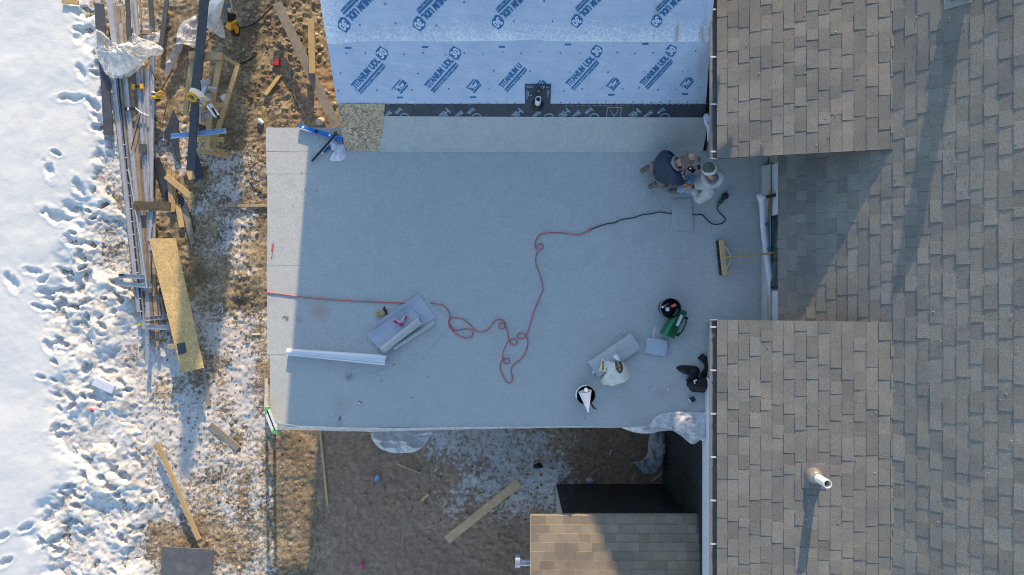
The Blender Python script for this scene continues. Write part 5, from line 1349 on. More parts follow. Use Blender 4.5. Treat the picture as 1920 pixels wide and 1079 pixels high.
# bearers under the stack
for k, (y, lab) in enumerate(((60, 'bearer under the stack beside the milky polythene'), (345, 'bearer under the middle of the stack'), (560, 'bearer under the lower end of the stack'))):
    board('timber_bearer', ((212 + k * 18, y), (286 - k * 2, y + 2)), 8, 0.08, 0, BROWNWOOD, lab, 'timber', level=zb - 0.06)
def stackboard(pts, w, dz_, mat, label, name='plank', cat='plank', h=0.032):
    return board(name, pts, w, h, 0, mat, label, cat, group=STK, level=zb + dz_)
stackboard(((213, 8), (252, 330)), 7, 0.0, BROWNWOOD, 'brown plank second from the left in the stack, top end near the frame edge')
stackboard(((221, 12), (262, 420)), 7, 0.002, GREYWOOD, 'grey plank in the stack between two brown planks')
stackboard(((229, 10), (268, 430)), 6.5, 0.004, BROWNWOOD, 'brown plank running under the yellow drill in the stack')
stackboard(((244, 130), (281, 560)), 8, 0.006, BROWNWOOD, 'weathered plank in the middle of the stack under the dark square')
stackboard(((252, 128), (288, 640)), 6, 0.008, GREYWOOD, 'grey plank right of the dark square in the stack')
stackboard(((271, 125), (296, 650)), 6, 0.004, BROWNWOOD, 'brown plank along the right side of the stack')
stackboard(((262, 0), (265, 48)), 3, 0.012, BROWNWOOD, 'thin dark batten at the top right of the stack')
track(((206, 0), (225, 152)), 11, zb + 0.03, 'wide pale steel track at the top left of the stack')
track(((214, 147), (262, 585)), 8, zb + 0.034, 'pale steel track forming the left edge of the stack')
track(((224, 147), (271, 618)), 6, zb + 0.036, 'narrow steel track second from the left in the stack')
track(((228, 44), (230, 85)), 6, zb + 0.045, 'short pale blue track end above the milky polythene')
track(((236, 143), (273, 545)), 8, zb + 0.058, 'long bright steel track crossing the middle of the stack')
track(((246, 0), (255, 70)), 5, zb + 0.04, 'grey steel track right of the dark board at the top of the stack')
track(((254, 0), (260, 66)), 6, zb + 0.042, 'pale blue steel track at the top right of the stack')
track(((259, 128), (283, 470)), 6, zb + 0.045, 'pale steel track under the yellow drill')
track(((266, 128), (288, 470)), 5, zb + 0.05, 'narrow pale track running between drill and saw')
track(((277, 128), (278, 340)), 8, zb + 0.03, 'dull wide track left of the brightest right hand track')
track(((287, 104), (284, 380)), 7.5, zb + 0.07, 'bright steel track on the right edge of the stack')
track(((286, 372), (280, 452)), 8, zb + 0.075, 'short bright track below the mossy board')
track(((290, 380), (290, 446)), 5, zb + 0.05, 'short dull track right of the short bright one')
# strap of drip edge with white tabs
t = thing('drip_strip', 'dark strip with white tabs along the left side of the stack', 'metal strip', P(240, 360, zb), STK)
a, b = P(221, 147, zb + 0.075), P(266, 592, zb + 0.075)
MB().bar(a, b, 0.026, 0.008).build('strip', BLACKRUB, t)
for k in range(14): MB().box(a.lerp(b, 0.28 + k * 0.054) + Vector((0, 0, 0.006)), (0.034, 0.014, 0.004)).build('tab', WHITEPL, t)
q = MB(); q.tube([P(241, 315, zb + 0.09), P(252, 380, zb + 0.11), P(266, 470, zb + 0.12), P(276, 540, zb + 0.11)], 0.014, 8); q.build('steel_rod', ALU, label='thin bright rod lying slantwise on the stack', cat='rod')
# ladder like tracks at the foot of the stack
track(((279, 452), (278, 612)), 9, zb + 0.02, 'upright pale track left of the new strand board')
track(((277.5, 606), (276.5, 686)), 7, zb + 0.05, 'pale measuring board with red mark at the foot of the stack', ALU)
track(((222, 518), (272, 520)), 8, zb + 0.08, 'short cross track upper of the pair sticking out over the snow')
track(((217, 532), (285, 537)), 8, zb + 0.085, 'cross track lower of the pair sticking out over the snow')
track(((262, 600), (314, 594)), 8, zb + 0.01, 'cross track upper of the pair poking from under the strand board')
track(((275, 613), (318, 615)), 8, zb + 0.07, 'cross track lower of the pair poking from under the strand board')
track(((282, 616), (287, 650)), 6, zb - 0.03, 'short slanting track behind the measuring board')
MB().box(P(276.8, 637, zb + 0.09), (0.05, 0.02, 0.004)).build('red_mark', RED, bpy.data.objects['steel_track.016'] if 'steel_track.016' in bpy.data.objects else None)
MB().box(P(227, 515.5, zb + 0.125), (0.09, 0.04, 0.02)).build('dark_clip', BLACKPL, label='dark clip on the end of the upper cross track', cat='clip')
MB().box(P(261, 609, zb + 0.03), (0.06, 0.05, 0.03), 0.5).build('yellow_tag', basic('lime_tag', (0.5, 0.5, 0.02), 0.5), label='lime yellow tag at the foot of the stack', cat='tag')
for k in range(3): board('plank', ((291 + k * 5, 545 + k * 6), (294 + k * 8, 598)), 4, 0.03, 0, (BROWNWOOD, GREYWOOD, BROWNWOOD)[k], ('brown plank end left of the strand board', 'grey plank end between two brown ones beside the strand board', 'brown plank end tucked under the strand board')[k], 'plank', level=zb + 0.004 * k)
# dark siding boards
def ragged(name, pts, z, h, mat, label, cat):
    q = MB(); q.prism([(p.x, p.y) for p in (P(x, y, z) for x, y in pts)], z - h / 2, z + h / 2)
    return q.build(name, mat, label=label, cat=cat)
DK = 'charcoal siding boards'
ragged('siding_board', [(177, 7), (195, 8), (198, 52), (203, 130), (208, 180), (206, 190), (211, 215), (212, 254), (195, 254), (189, 150), (180, 60)], GZ + 0.16, 0.02, DARKBOARD, 'long charcoal board on the snow left of the stack', 'siding board')
ragged('siding_board', [(235, 0), (243, 0), (247, 68), (238, 70)], GZ + 0.27, 0.02, DARKBOARD, 'charcoal board end lying on top of the stack at the frame edge', 'siding board')
ragged('siding_board', [(278, 0), (287, 0), (290, 47), (281, 49)], GZ + 0.12, 0.02, DARKBOARD, 'short charcoal board end right of the stack', 'siding board')
ragged('siding_board', [(309, 0), (317, 0), (307, 86), (298, 84)], GZ + 0.12, 0.02, DARKBOARD, 'slanting charcoal board end at the muddy edge', 'siding board')
ragged('siding_board', [(375, -4), (392, -4), (386, 60), (381, 120), (374, 190), (369, 250), (366, 321), (350, 320), (355, 250), (361, 150), (370, 60)], GZ + 1.02, 0.03, DARKBOARD, 'long charcoal board laid across the timber saw stand', 'siding board')
ragged('thin_sheet', [(288, 298), (299, 295), (313, 330), (317, 376), (306, 366), (296, 330)], GZ + 0.09, 0.012, ICE, 'charcoal offcut right of the stack above the mossy board', 'felt')
ragged('thin_sheet', [(325, 206), (336, 228), (333, 262), (340, 300), (330, 304), (322, 268), (307, 260), (311, 244)], GZ + 0.10, 0.012, ICE, 'bent charcoal offcut left of the saw stand', 'felt')
ragged('thin_sheet', [(366, 280), (374, 300), (381, 335), (367, 337), (362, 320)], GZ + 0.12, 0.012, ICE, 'flat dark piece beside the lower end of the long board', 'felt')  # thin dark shape beside the board end
ragged('thin_sheet', [(372, 232), (384, 236), (400, 242), (396, 256), (374, 256)], GZ + 0.30, 0.012, ICE, 'dark felt under the pale blue metal channel', 'felt')
ragged('thin_sheet', [(332, 360), (345, 372), (344, 382), (334, 384)], GZ + 0.10, 0.012, ICE, 'small dark offcut beneath the slanting pine block', 'felt')
ragged('thin_sheet', [(345, 383), (358, 410), (365, 455), (358, 460), (350, 430), (340, 392)], GZ + 0.08, 0.012, GREYWOOD, 'grey curved strip above the muddy ground right of the strand board', 'strip')
MB().box(P(268, 279, zb + 0.11), (0.13, 0.18, 0.03), 0.03).build('shingle_sample', DARKBOARD, label='dark square sample lying on the stack', cat='sample')
board('mossy_board', ((252, 385), (320, 388)), 16, 0.03, 0, basic('mossy_wood', (0.085, 0.07, 0.045), 0.85, 0.4, 12, dirt=0.6, dirtc=(0.16, 0.15, 0.06)), 'mossy dark board laid across the lower stack', 'board', level=zb + 0.13)
# tools on the stack
t = thing('cordless_drill', 'yellow and black drill lying on the stack near the milky polythene', 'drill', P(258, 163, zb + 0.07))
a = P(251, 164, zb + 0.12); b = P(266, 162, zb + 0.12)
MB().bar(P(248.5, 163.5, zb + .11), P(254, 163.5, zb + .11), 0.10, 0.07).build('battery', YELLOW, t, bevel=0.01); MB().tube([P(254, 163, zb + .12), P(262, 162, zb + .12)], 0.020, 10).build('grip', BLACKPL, t)
MB().tube([P(265, 158, zb + .12), P(266, 167, zb + .12)], [0.034, 0.038], 12).build('motor', YELLOW, t); MB().tube([P(265, 157.7, zb + .12), P(264.6, 154, zb + .12)], [0.026, 0.016], 10).build('chuck', BLACKPL, t)
t = thing('circular_saw', 'yellow circular saw with black cord beside the right edge of the stack', 'saw', P(292, 178, zb))
MB().box(P(291, 179.5, zb + .12), (0.20, 0.10, 0.02), -0.35).build('base_plate', ALU, t)
MB().lathe([(0.07, 0), (0.07, 0.02)], P(289, 176, zb + .16), 20, M=Matrix.Rotation(1.2, 3, 'X')).build('blade', STEEL, t)
MB().tube(smooth_path([P(284, 180, zb + .17), P(290, 183, zb + .20), P(297, 183, zb + .20), P(304, 179, zb + .18)], 4), 0.030, 10).build('body', YELLOW, t, smooth=True)
MB().tube(smooth_path([P(293, 182, zb + .24), P(296, 175, zb + .25), P(302, 172, zb + .24), P(305, 177, zb + .2)], 4), 0.02, 8).build('handle', YELLOW, t, smooth=True)
MB().box(P(296, 187, zb + .14), (0.08, 0.06, 0.06), 0.3).build('battery', BLACKPL, t)
def cord(pts, label, r=0.009, mat=None): return MB().tube(smooth_path([Vector(p) for p in pts], 4), r, 6).build('cable', mat or BLACKRUB, smooth=True, label=label, cat='cable')
cord([P(281, 122, zb + .1), P(286, 136, zb + .14), P(293, 151, zb + .08)], 'black cable end leaving the milky polythene')
cord([P(324, 130, zb - .02), P(313, 150, zb + .0), P(302, 168, zb + .1)], 'black cable leading up from the yellow circular saw')
cord([P(246, 281, zb + .10), P(250, 264, zb + .11), P(258, 235, zb + .11), P(263.5, 214, zb + .12)], 'thin black cable slanting over the lower stack')
cord([P(286, 222, zb + .10), P(300, 230, zb - .02), P(312, 236, zb - .08)], 'thin cable on the snow right of the stack')
t = thing('bar_clamp', 'clamp with black jaw and bright rod lying across the stack', 'clamp', P(250, 206, zb + .1))
MB().bar(P(234, 204.5, zb + .12), P(252, 204.5, zb + .12), 0.05, 0.035).build('jaw', BLACKPL, t); MB().bar(P(239, 204.5, zb + .14), P(242, 204.5, zb + .14), 0.05, 0.01).build('label_sticker', WHITEPL, t)
MB().tube([P(254, 203, zb + .13), P(263, 211, zb + .13), P(279, 218, zb + .12)], 0.014, 8).build('rod', ALU, t)
# milky polythene over the stack
pl = [(168, 66), (176, 55), (190, 62), (205, 76), (228, 84), (246, 60), (262, 70), (290, 80), (304, 90), (300, 101), (276, 106), (262, 124), (240, 143), (214, 146), (196, 138), (185, 118), (172, 88)]
t = thing('polythene_sheet', 'big milky polythene sheet bunched over the lumber stack', 'plastic sheet', P(232, 105, zb + .1))
blob([P(x, y, zb + .12) for x, y in pl], zb + 0.06, 0.14, 0.22, 91, fs=5.5, nth=170, nr=24).build('sheet', CLEARFILM, t, smooth=True)
blob([P(x, y, zb + .2) for x, y in ((222, 90), (240, 78), (250, 86), (250, 104), (272, 104), (262, 120), (240, 136), (222, 142), (206, 134), (205, 112))], zb + 0.18, 0.14, 0.24, 92, fs=6.5, nth=140, nr=20).build('inner_fold', WHITEFILM, t, smooth=True)
MB().bar(P(184, 62, zb + .26), P(202, 90, zb + .30), 0.04, 0.02).build('plank', GREYWOOD, label='grey batten poking through the milky polythene', cat='batten')
blob([P(x, y, zb) for x, y in ((268, 55), (290, 58), (300, 66), (296, 76), (276, 78), (262, 70))], GZ + 0.05, 0.06, 0.06, 94, fs=8).build('polythene_sheet', CLEARFILM, smooth=True, label='thin clear polythene scrap above the milky sheet', cat='plastic sheet')

# saw stand made of two by fours
SZ = GZ + 0.92
t = thing('saw_stand', 'pine timber stand holding the mitre saw beside the stack', 'saw stand', G(385, 200))
def pine(p0, p1, w, h, z0, z1=None, nm='rail', par=None, mat=None):
    a, b = P(*p0, z0), P(*p1, z1 if z1 is not None else z0); return MB().bar(a, b, w, h).build(nm, mat or PINE, par or t, bevel=0.004)
pine((354.5, 104), (417, 106), 0.14, 0.05, SZ + .01)
pine((362, 108), (347, 215), 0.10, 0.05, SZ - .045)
pine((413, 112), (396, 200), 0.10, 0.05, SZ - .045)
pine((347, 212), (356, 214), 0.08, 0.05, SZ - .05)
pine((395, 200), (388, 280), 0.09, 0.05, SZ - .05)
pine((352, 262), (420, 262), 0.09, 0.04, GZ + .5, nm='shelf_board')
pine((372, 252), (404, 254), 0.12, 0.04, GZ + .45, nm='shelf_board')
pine((400, 198), (428, 196), 0.08, 0.04, SZ - .35, nm='stretcher')
for p0, p1 in (((357, 110), (372, 135)), ((412, 112), (408, 140)), ((352, 212), (366, 225)), ((392, 276), (392, 272))):
    pine(p0, p1, 0.09, 0.05, SZ - .10, GZ + .06, 'leg')
pine((418, 106), (449, 124), 0.06, 0.035, SZ - .08, SZ - .25, 'brace')
pine((446, 125), (398, 278), 0.085, 0.06, GZ + .82, GZ + .70, 'long_brace')
pine((371, 283), (430, 294), 0.07, 0.03, GZ + .40, GZ + .06, 'brace'); pine((397, 276), (430, 293), 0.07, 0.03, GZ + .5, GZ + .06, 'brace')
pine((352, 216), (340, 226), 0.07, 0.04, GZ + .42, nm='stretcher')
board('pine_block', ((352, 330), (366, 326)), 18, 0.04, 0.02, PINE, 'short pine block under the lower end of the long board', 'block')
# mitre saw
t = thing('mitre_saw', 'mitre saw with yellow handle standing on the pine saw stand', 'saw', P(375, 190, SZ))
def zm(x, y, u=0): return P(330 + x / 5.679, 120 + y / 5.679, SZ + .02 + u)
def zl(p): return [zm(x, y, u) for x, y, u in p]
MB().lathe([(0.115, 0), (0.115, 0.04), (0.10, 0.05)], zm(345, 385, 0.0), 28).build('turntable', basic('cast_grey', (0.36, 0.36, 0.35), 0.5, 0.15), t)
MB().bar(zm(250, 420, .06), zm(330, 200, .06), 0.07, 0.05).build('fence', ALU, t)
MB().box(zm(318, 205, .06), (0.17, 0.11, 0.08), 0.2).build('rear_base', basic('cast_grey', (0.46, 0.46, 0.44)), t, bevel=0.015)
MB().tube(zl([(350, 265, .10), (440, 280, .10)]), 0.045, 12).build('clamp_arm', basic('cast_grey', (0.46, 0.46, 0.44)), t)
Mb = Vector((0.62, 0.70, 0.36)).normalized().to_track_quat('Z', 'Y').to_matrix()
MB().lathe([(0.135, -0.018), (0.135, 0.018), (0.05, 0.03)], zm(225, 315, .22), 30, M=Mb).build('blade_guard', WHITEPL, t)
MB().lathe([(0.145, 0.0), (0.145, 0.004)], zm(262, 345, .24), 30, M=Mb).build('blade', STEEL, t)
MB().tube(zl([(300, 380, .26), (345, 420, .26)]), 0.075, 16).build('motor', basic('motor_tan', (0.50, 0.38, 0.24), 0.5), t)
MB().tube(zl([(355, 440, .30), (440, 560, .28)]), [0.06, 0.055], 16).build('motor_end', ALU, t)
MB().bar(zm(385, 470, .37), zm(430, 545, .35), 0.035, 0.02).build('vent_slot', BLACKPL, t)
MB().bar(zm(445, 555, .30), zm(460, 585, .30), 0.04, 0.03).build('power_inlet', BLACKPL, t)
hp = zl([(118, 340, .36), (150, 315, .38), (195, 335, .38), (215, 375, .34), (190, 395, .33), (150, 375, .35), (115, 360, .36)])
MB().tube(smooth_path(hp, 4), 0.028, 10).build('handle', YELLOW, t, smooth=True)
MB().tube(zl([(210, 380, .32), (300, 460, .26)]), 0.010, 8).build('arm_rod', BROWNWOOD, t)
MB().tube(zl([(255, 470, .05), (262, 630, .0)]), 0.022, 8).build('slide_rail', ALU, t); MB().tube(zl([(290, 470, .05), (278, 620, .0)]), 0.018, 8).build('slide_rail', basic('motor_tan', (0.5, 0.38, 0.24)), t)
MB().bar(zm(255, 560, .0), zm(390, 545, .0), 0.08, 0.03).build('table_wing', basic('cast_grey', (0.46, 0.46, 0.44)), t)
t = thing('metal_channel', 'pale blue metal channel lying across the long charcoal board and saw stand', 'metal channel', P(372, 251, SZ + .1))
q = MB(); q.channel(P(320.5, 256.5, SZ - .02), P(424, 246, SZ - .02), 0.085, 0.03); q.build('channel', SKYBLUE, t); 
MB().bar(P(322, 259.5, SZ + .005), P(424, 249, SZ + .005), 0.010, 0.012).build('ridge', basic('deep_channel', (0.22, 0.38, 0.62), 0.4), t)
MB().box(P(420, 183, GZ + .3), (0.12, 0.10, 0.04), 0.6).build('paper_scrap', WHITEPL, label='white scrap under the right rail of the saw stand', cat='scrap')
MB().tube(smooth_path([P(378, 128, GZ + .4), P(392, 127, GZ + .5), P(402, 134, GZ + .5), P(407, 148, GZ + .4)], 4), 0.012, 6).build('cable', basic('tan_cable', (0.5, 0.32, 0.1), 0.6), smooth=True, label='tan cable loop inside the saw stand', cat='cable')
# compressor under white plastic at the top
t = thing('air_compressor', 'grey and yellow wheeled compressor partly covered by white plastic at the top edge', 'compressor', G(427, 35))
def zk(x, y, u): return P(370 + x / 7.707, y / 7.707, GZ + u)
MB().bar(zk(410, 70, .50), zk(410, 330, .40), 0.17, 0.28).build('tank', basic('tank_grey', (0.22, 0.23, 0.24), 0.45, 0.2), t, bevel=0.05)
MB().bar(zk(405, 60, .68), zk(405, 110, .68), 0.17, 0.05).build('panel', basic('slate_blue', (0.10, 0.17, 0.24), 0.4), t); MB().bar(zk(463, 110, .55), zk(463, 180, .55), 0.03, 0.1).build('gauge_plate', WHITEPL, t)
MB().bar(zk(495, 200, .45), zk(495, 300, .4), 0.08, 0.2).build('motor', BLACKPL, t); MB().bar(zk(490, 295, .42), zk(480, 410, .3), 0.13, 0.18).build('shroud', YELLOW, t, bevel=0.02)
Mw = Matrix.Rotation(math.radians(80), 3, 'Y')
MB().lathe([(0.07, -0.03), (0.13, -0.03), (0.13, 0.03), (0.07, 0.03)], zk(545, 430, .20), 24, M=Mw).build('tyre', BLACKRUB, t); MB().lathe([(0.08, -0.034), (0.08, 0.036), (0.02, 0.05)], zk(545, 430, .20), 20, M=Mw).build('wheel_rim', YELLOW, t)
MB().tube([zk(360, 385, .3), zk(400, 340, .45), zk(470, 400, .28)], 0.02, 8).build('frame_tube', BLACKPL, t); MB().tube([zk(350, 410, .25), zk(510, 412, .25)], 0.018, 8).build('axle', BLACKPL, t); MB().tube([zk(480, 0, .8), zk(515, 190, .5)], 0.014, 8).build('push_handle', ALU, t); MB().tube([zk(440, -20, .85), zk(520, -10, .85)], 0.014, 8).build('push_handle', ALU, t)
blob([zk(x, y, .9) for x, y in ((170, -30), (350, -30), (325, 130), (290, 270), (220, 425), (120, 385), (70, 365), (110, 200))], GZ + 0.82, 0.10, 0.05, 95, fs=6, nth=80, base=GZ + .80).build('tarpaulin', basic('white_tarp', (0.78, 0.76, 0.74), 0.6, 0.06, 6, bmp=0.4, bscale=10), smooth=True, label='white plastic cover hanging over the compressor', cat='cover')
blob([zk(x, y, .7) for x, y in ((300, 250), (345, 330), (375, 520), (345, 530), (250, 480), (215, 440))], GZ + 0.62, 0.06, 0.06, 96, fs=8, nth=60, base=GZ + .6).build('polythene_sheet', CLEARFILM, smooth=True, label='clear polythene tail below the white compressor cover', cat='plastic sheet')
blob([G(x, y) for x, y in ((345, 45), (358, 38), (372, 34), (372, 92), (362, 92), (350, 82), (346, 96), (336, 118), (325, 140), (314, 146), (318, 126), (330, 104), (338, 86), (336, 62))], GZ + 0.10, 0.16, 0.16, 97, fs=5.5, nth=110, nr=14).build('polythene_sheet', FILTH, smooth=True, label='grey crumpled polythene trailing left of the long charcoal board', cat='plastic sheet')
cord([G(449, 52, .12), G(465, 50, .05), G(485, 38, .05), G(503, 20, .06), G(522, 2, .06)], 'dark air hose running up from the compressor wheel', 0.016)
cord([G(450, 120, .03), G(466, 113, .03), G(480, 104, .04)], 'dark hose end between the saw stand and the bank', 0.016)
cord([G(553, 160, .03), G(552, 180, .05), G(562, 196, .05), G(573, 218, .04), G(583, 236, .05)], 'thin tan twig on the bank left of the grey plank', 0.012, BROWNWOOD)
cord([G(380, 80, .1), G(396, 72, .12), G(408, 60, .1), G(420, 76, .06)], 'tangled brown cable below the white compressor cover', 0.012, basic('brown_cable', (0.20, 0.10, 0.06), 0.6))
# loose lumber
board('plank', ((519, 6), (632, 240)), 17, 0.045, 0.05, GREYWOOD, 'long grey weathered plank leaning towards the wing corner', 'plank', level=GZ + 0.30)
board('plank', ((583.5, 38), (585.5, 138)), 12, 0.04, 0.05, PINE, 'short pine board standing over the long grey plank', 'board', level=GZ + 0.42)
board('plank', ((498, 178), (524, 143)), 7, 0.04, 0.02, PINE, 'short pine stub in the mud below the red scrap', 'board')
MB().prism([(p.x, p.y) for p in (G(511, 123), G(526, 112), G(525, 125))], gz(-4.8, 4.5) + 0.0, gz(-4.8, 4.5) + 0.10).build('red_wedge', basic('red_plastic', (0.50, 0.03, 0.06), 0.4), label='red plastic wedge lying in the mud', cat='wedge')
board('plank', ((317, 318), (323, 398)), 9, 0.04, 0.03, PINE, 'upright pine board under the slanting pine block', 'board', level=GZ + .13)
board('plank', ((326, 326), (325, 396)), 7, 0.04, 0.03, PINE, 'narrow pine board right of the upright pine board', 'board', level=GZ + .11)
board('plank', ((311, 330), (362, 372)), 11, 0.04, 0.08, PINE, 'slanting pine block resting on the two upright boards', 'board', level=GZ + .20)
board('plank', ((333, 380), (341, 427)), 10, 0.03, 0.02, PINE, 'pine board end above the new strand board', 'board', level=GZ + .09)
board('plank', ((340, 330), (352, 405)), 7, 0.03, 0.0, GREYWOOD, 'thin grey board beside the slanting pine block', 'board', level=GZ + .07)
q = MB(); zo_ = GZ + 0.42
q.prism([(p.x, p.y) for p in (P(279, 447.5, zo_), P(328.5, 447, zo_), P(382, 690, zo_), P(340, 700, zo_))], zo_ - 0.02, zo_)
t = thing('strand_board', 'new yellow strand board propped up beside the stack with a dark patch', 'board', P(330, 575, zo_)); q.build('panel', OSB, t)
MB().prism([(p.x, p.y) for p in (P(331, 645, zo_), P(346.5, 642, zo_), P(350, 661, zo_), P(335, 666, zo_))], zo_ + 0.001, zo_ + 0.006).build('dark_patch', DARKBOARD, t)
for p in ((300, 470), (325, 560), (350, 670)): pass
board('timber_bearer', ((292, 500), (336, 496)), 9, 0.28, 0, BROWNWOOD, 'block under the upper end of the strand board', 'timber', level=zo_ - .17)
board('timber_bearer', ((322, 650), (366, 646)), 9, 0.34, 0, BROWNWOOD, 'block under the lower end of the strand board', 'timber', level=zo_ - .20)
board('timber_stick', ((295, 831), (373, 1012)), 8, 0.05, 0.03, PINE, 'long pine stick lying on the snow at the lower left', 'stick', level=GZ + .17)
q = MB(); zz = GZ + 0.22; q.prism([(p.x, p.y) for p in (P(304, 1026, zz), P(400, 1031, zz), P(395, 1100, zz), P(299, 1100, zz))], zz - .03, zz)
q.build('site_board', basic('slate_panel', (0.10, 0.11, 0.125), 0.55, 0.2, 4, dirt=0.5, dirtc=(0.26, 0.22, 0.15)), label='dark panel splashed with mud at the bottom edge', cat='board')
board('plank', ((394, 797), (447, 842)), 13, 0.03, 0.0, GREYWOOD, 'grey plank half sunk in frosty mud at the lower left', 'plank')
board('plank', ((383, 700), (392, 762)), 7, 0.03, 0.0, GREYWOOD, 'thin grey batten below the strand board', 'plank')
board('plank', ((421, 386), (502, 386)), 5, 0.05, 0.0, BROWNWOOD, 'thin dark batten in the mud left of the flat roof edge', 'plank')
board('timber_stick', ((600, 806), (614, 947)), 4.5, 0.03, 0.02, PINE, 'thin pine stick on the shaded mud below the roof edge', 'stick')
board('plank', ((838, 1013), (973, 905)), 15, 0.045, 0.05, wood('tan_board', (0.74, 0.48, 0.27), 0.7), 'tan board lying across snow and mud at the bottom', 'board', level=GZ + .36)
board('timber_stick', ((745, 870), (791, 889)), 2, 0.015, 0.02, PINE, 'thin splinter below the clear polythene bundle', 'stick')
board('timber_stick', ((790, 939), (804, 926)), 5, 0.03, 0.02, PINE, 'small pine offcut left of the tan board', 'stick')
board('timber_stick', ((1222, 903), (1240, 888)), 4, 0.02, 0.02, PINE, 'short stick at the foot of the black wall', 'stick')
board('timber_stick', ((116, 2), (148, 6)), 8, 0.04, 0.03, PINE, 'pine board end on the snow at the top edge', 'board')
board('timber_stick', ((1143, 853), (1147, 844)), 2, 0.02, 0.02, WHITEPL, 'white peg in the dark soil below the roof edge', 'peg')
MB().tube([G(705, 902, .05), G(709.5, 893, .05)], 0.045, 14).build('drink_can', basic('blue_can', (0.22, 0.42, 0.68), 0.35, 0.3, 40), label='pale blue can lying on the shaded mud', cat='can')
MB().tube([G(676, 1056, .04), G(681, 1064, .06)], 0.05, 14).build('drink_can', basic('pink_can', (0.52, 0.10, 0.20), 0.4, 0.5, 30), label='crushed pink can near the bottom edge', cat='can')
MB().tube([G(171, 767, .03), G(173, 771, .05)], 0.03, 10).build('drink_can', basic('dark_red_can', (0.35, 0.03, 0.10), 0.4), label='dark red cap on the clean snow', cat='cap')
MB().tube([G(485, 225, .03), G(493, 232, .04)], [0.05, 0.035], 8).build('paper_scrap', WHITEPL, label='white scrap in the mud above the roof corner', cat='scrap')
p0 = G(200, 722); q = MB(); q.box(p0 + Vector((0, 0, .03)), (0.44, 0.20, 0.16), -0.42); q.build('foam_block', basic('dusty_foam', (0.62, 0.66, 0.74), 0.8, 0.1), label='pale foam block half buried in the snow', cat='block', bevel=0.02)
p0 = G(470, 640); MB().bar(G(472, 627, .03), G(488, 627, .03), 0.03, 0.02).build('paper_scrap', WHITEPL, label='white strip on the frosty mud beside the roof', cat='scrap')
blob([G(x, y) for x, y in ((1000, 870), (1012, 866), (1018, 874), (1008, 878), (1000, 876))], GZ + .15, 0.05, 0.04, 98).build('black_rag', BLACKCLOTH, smooth=True, label='small black rag on the frosty mound', cat='rag')
blob([G(x, y) for x, y in ((1098, 898), (1108, 896), (1112, 902), (1104, 906))], GZ + .03, 0.05, 0.04, 99).build('rag', WHITECLOTH, smooth=True, label='tiny white rag at the pit edge', cat='rag')
# stones on the bank
def stone(px, py, rx, mat, label=None, grp=None):
    rr = random.Random(int(px * 13 + py)); c = G(px, py); r = rx / FPX * (HC - c.z); q = MB(); prof = []
    n = 12
    sx, sy = rr.uniform(.85, 1.2), rr.uniform(.7, .95)
    M = Matrix.Rotation(rr.uniform(0, 3), 3, 'Z')
    q.lathe([(r * math.sin(math.pi * k / 7 + .01) * (1 + .12 * math.sin(k * 2.3 + px)), -r * .55 * math.cos(math.pi * k / 7)) for k in range(8)], c + Vector((0, 0, r * .3)), n, M=M, sx=sx, sy=sy)
    return q.build('stone', mat, smooth=True, label=label, cat='stone', group=grp)
PALE = basic('pale_stone', (0.55, 0.46, 0.33), 0.8, 0.2, 12); GREYST = basic('grey_stone', (0.36, 0.33, 0.28), 0.8, 0.25, 12)
stone(602, 229, 9, PALE, 'large pale stone above the spirit level', 'stones on the bank')
rr = random.Random(8)
for k, (x, y, r) in enumerate(((598, 36, 5), (594, 66, 4), (600, 104, 4.5), (592, 97, 3), (586, 90, 2.5), (604, 88, 3), (612, 172, 4), (628, 195, 4), (603, 62, 3), (609, 115, 3), (617, 175, 3), (565, 200, 4), (598, 85, 2.5), (606, 98, 2.5), (590, 118, 3), (612, 190, 3.5))):
    stone(x, y, r, PALE if k % 3 else GREYST, 'small rounded stone on the muddy bank beside the wing', 'small stones on the bank')
qp = MB()
for i in range(60):
    px, py = rr.choice(((545, 60), (480, 60), (560, 180), (540, 150), (470, 120), (535, 900), (570, 980), (420, 850), (455, 330)))
    c = G(px + rr.gauss(0, 28), py + rr.gauss(0, 40)); r = rr.uniform(.012, .032)
    qp.lathe([(r * math.sin(math.pi * k / 5 + .01), -r * .55 * math.cos(math.pi * k / 5)) for k in range(6)], c + Vector((0, 0, r * .25)), 8, M=Matrix.Rotation(rr.uniform(0, 3), 3, 'Z'), sx=rr.uniform(.8, 1.3), sy=rr.uniform(.7, 1))
qp.build('pebbles', GREYST, smooth=True, kind='stuff')
# clods scattered over the mud as one mass
q = MB(); rc = random.Random(77); ico = [(0, 0, 1)] + [(math.cos(a_) * .9, math.sin(a_) * .9, .25) for a_ in [i * 1.2566 for i in range(5)]] + [(math.cos(a_) * .7, math.sin(a_) * .7, -.4) for a_ in [i * 1.2566 + .6 for i in range(5)]]
icf = [(0, 1 + i, 1 + (i + 1) % 5) for i in range(5)] + [(1 + i, 6 + i, 1 + (i + 1) % 5) for i in range(5)] + [(1 + (i + 1) % 5, 6 + i, 6 + (i + 1) % 5) for i in range(5)]
def clods(n, cx, cy, sx_, sy_, r0, r1):
    for _ in range(n):
        px, py = cx + rc.gauss(0, sx_), cy + rc.gauss(0, sy_)
        if 498 < px < 1340 and 238 < py < 800: continue
        if px > 600 and py < 240: continue
        c = G(px, py); r = r0 + (r1 - r0) * rc.random() ** 2.5; a_ = rc.random() * 6.28; ca, sa = math.cos(a_), math.sin(a_)
        k1, k2, k3 = rc.uniform(.7, 1.4), rc.uniform(.7, 1.2), rc.uniform(.5, .9)
        q.add([c + Vector(((v[0] * ca - v[1] * sa) * r * k1 * rc.uniform(.8, 1.2), (v[0] * sa + v[1] * ca) * r * k2 * rc.uniform(.8, 1.2), v[2] * r * k3 + r * .15)) for v in ico], icf)
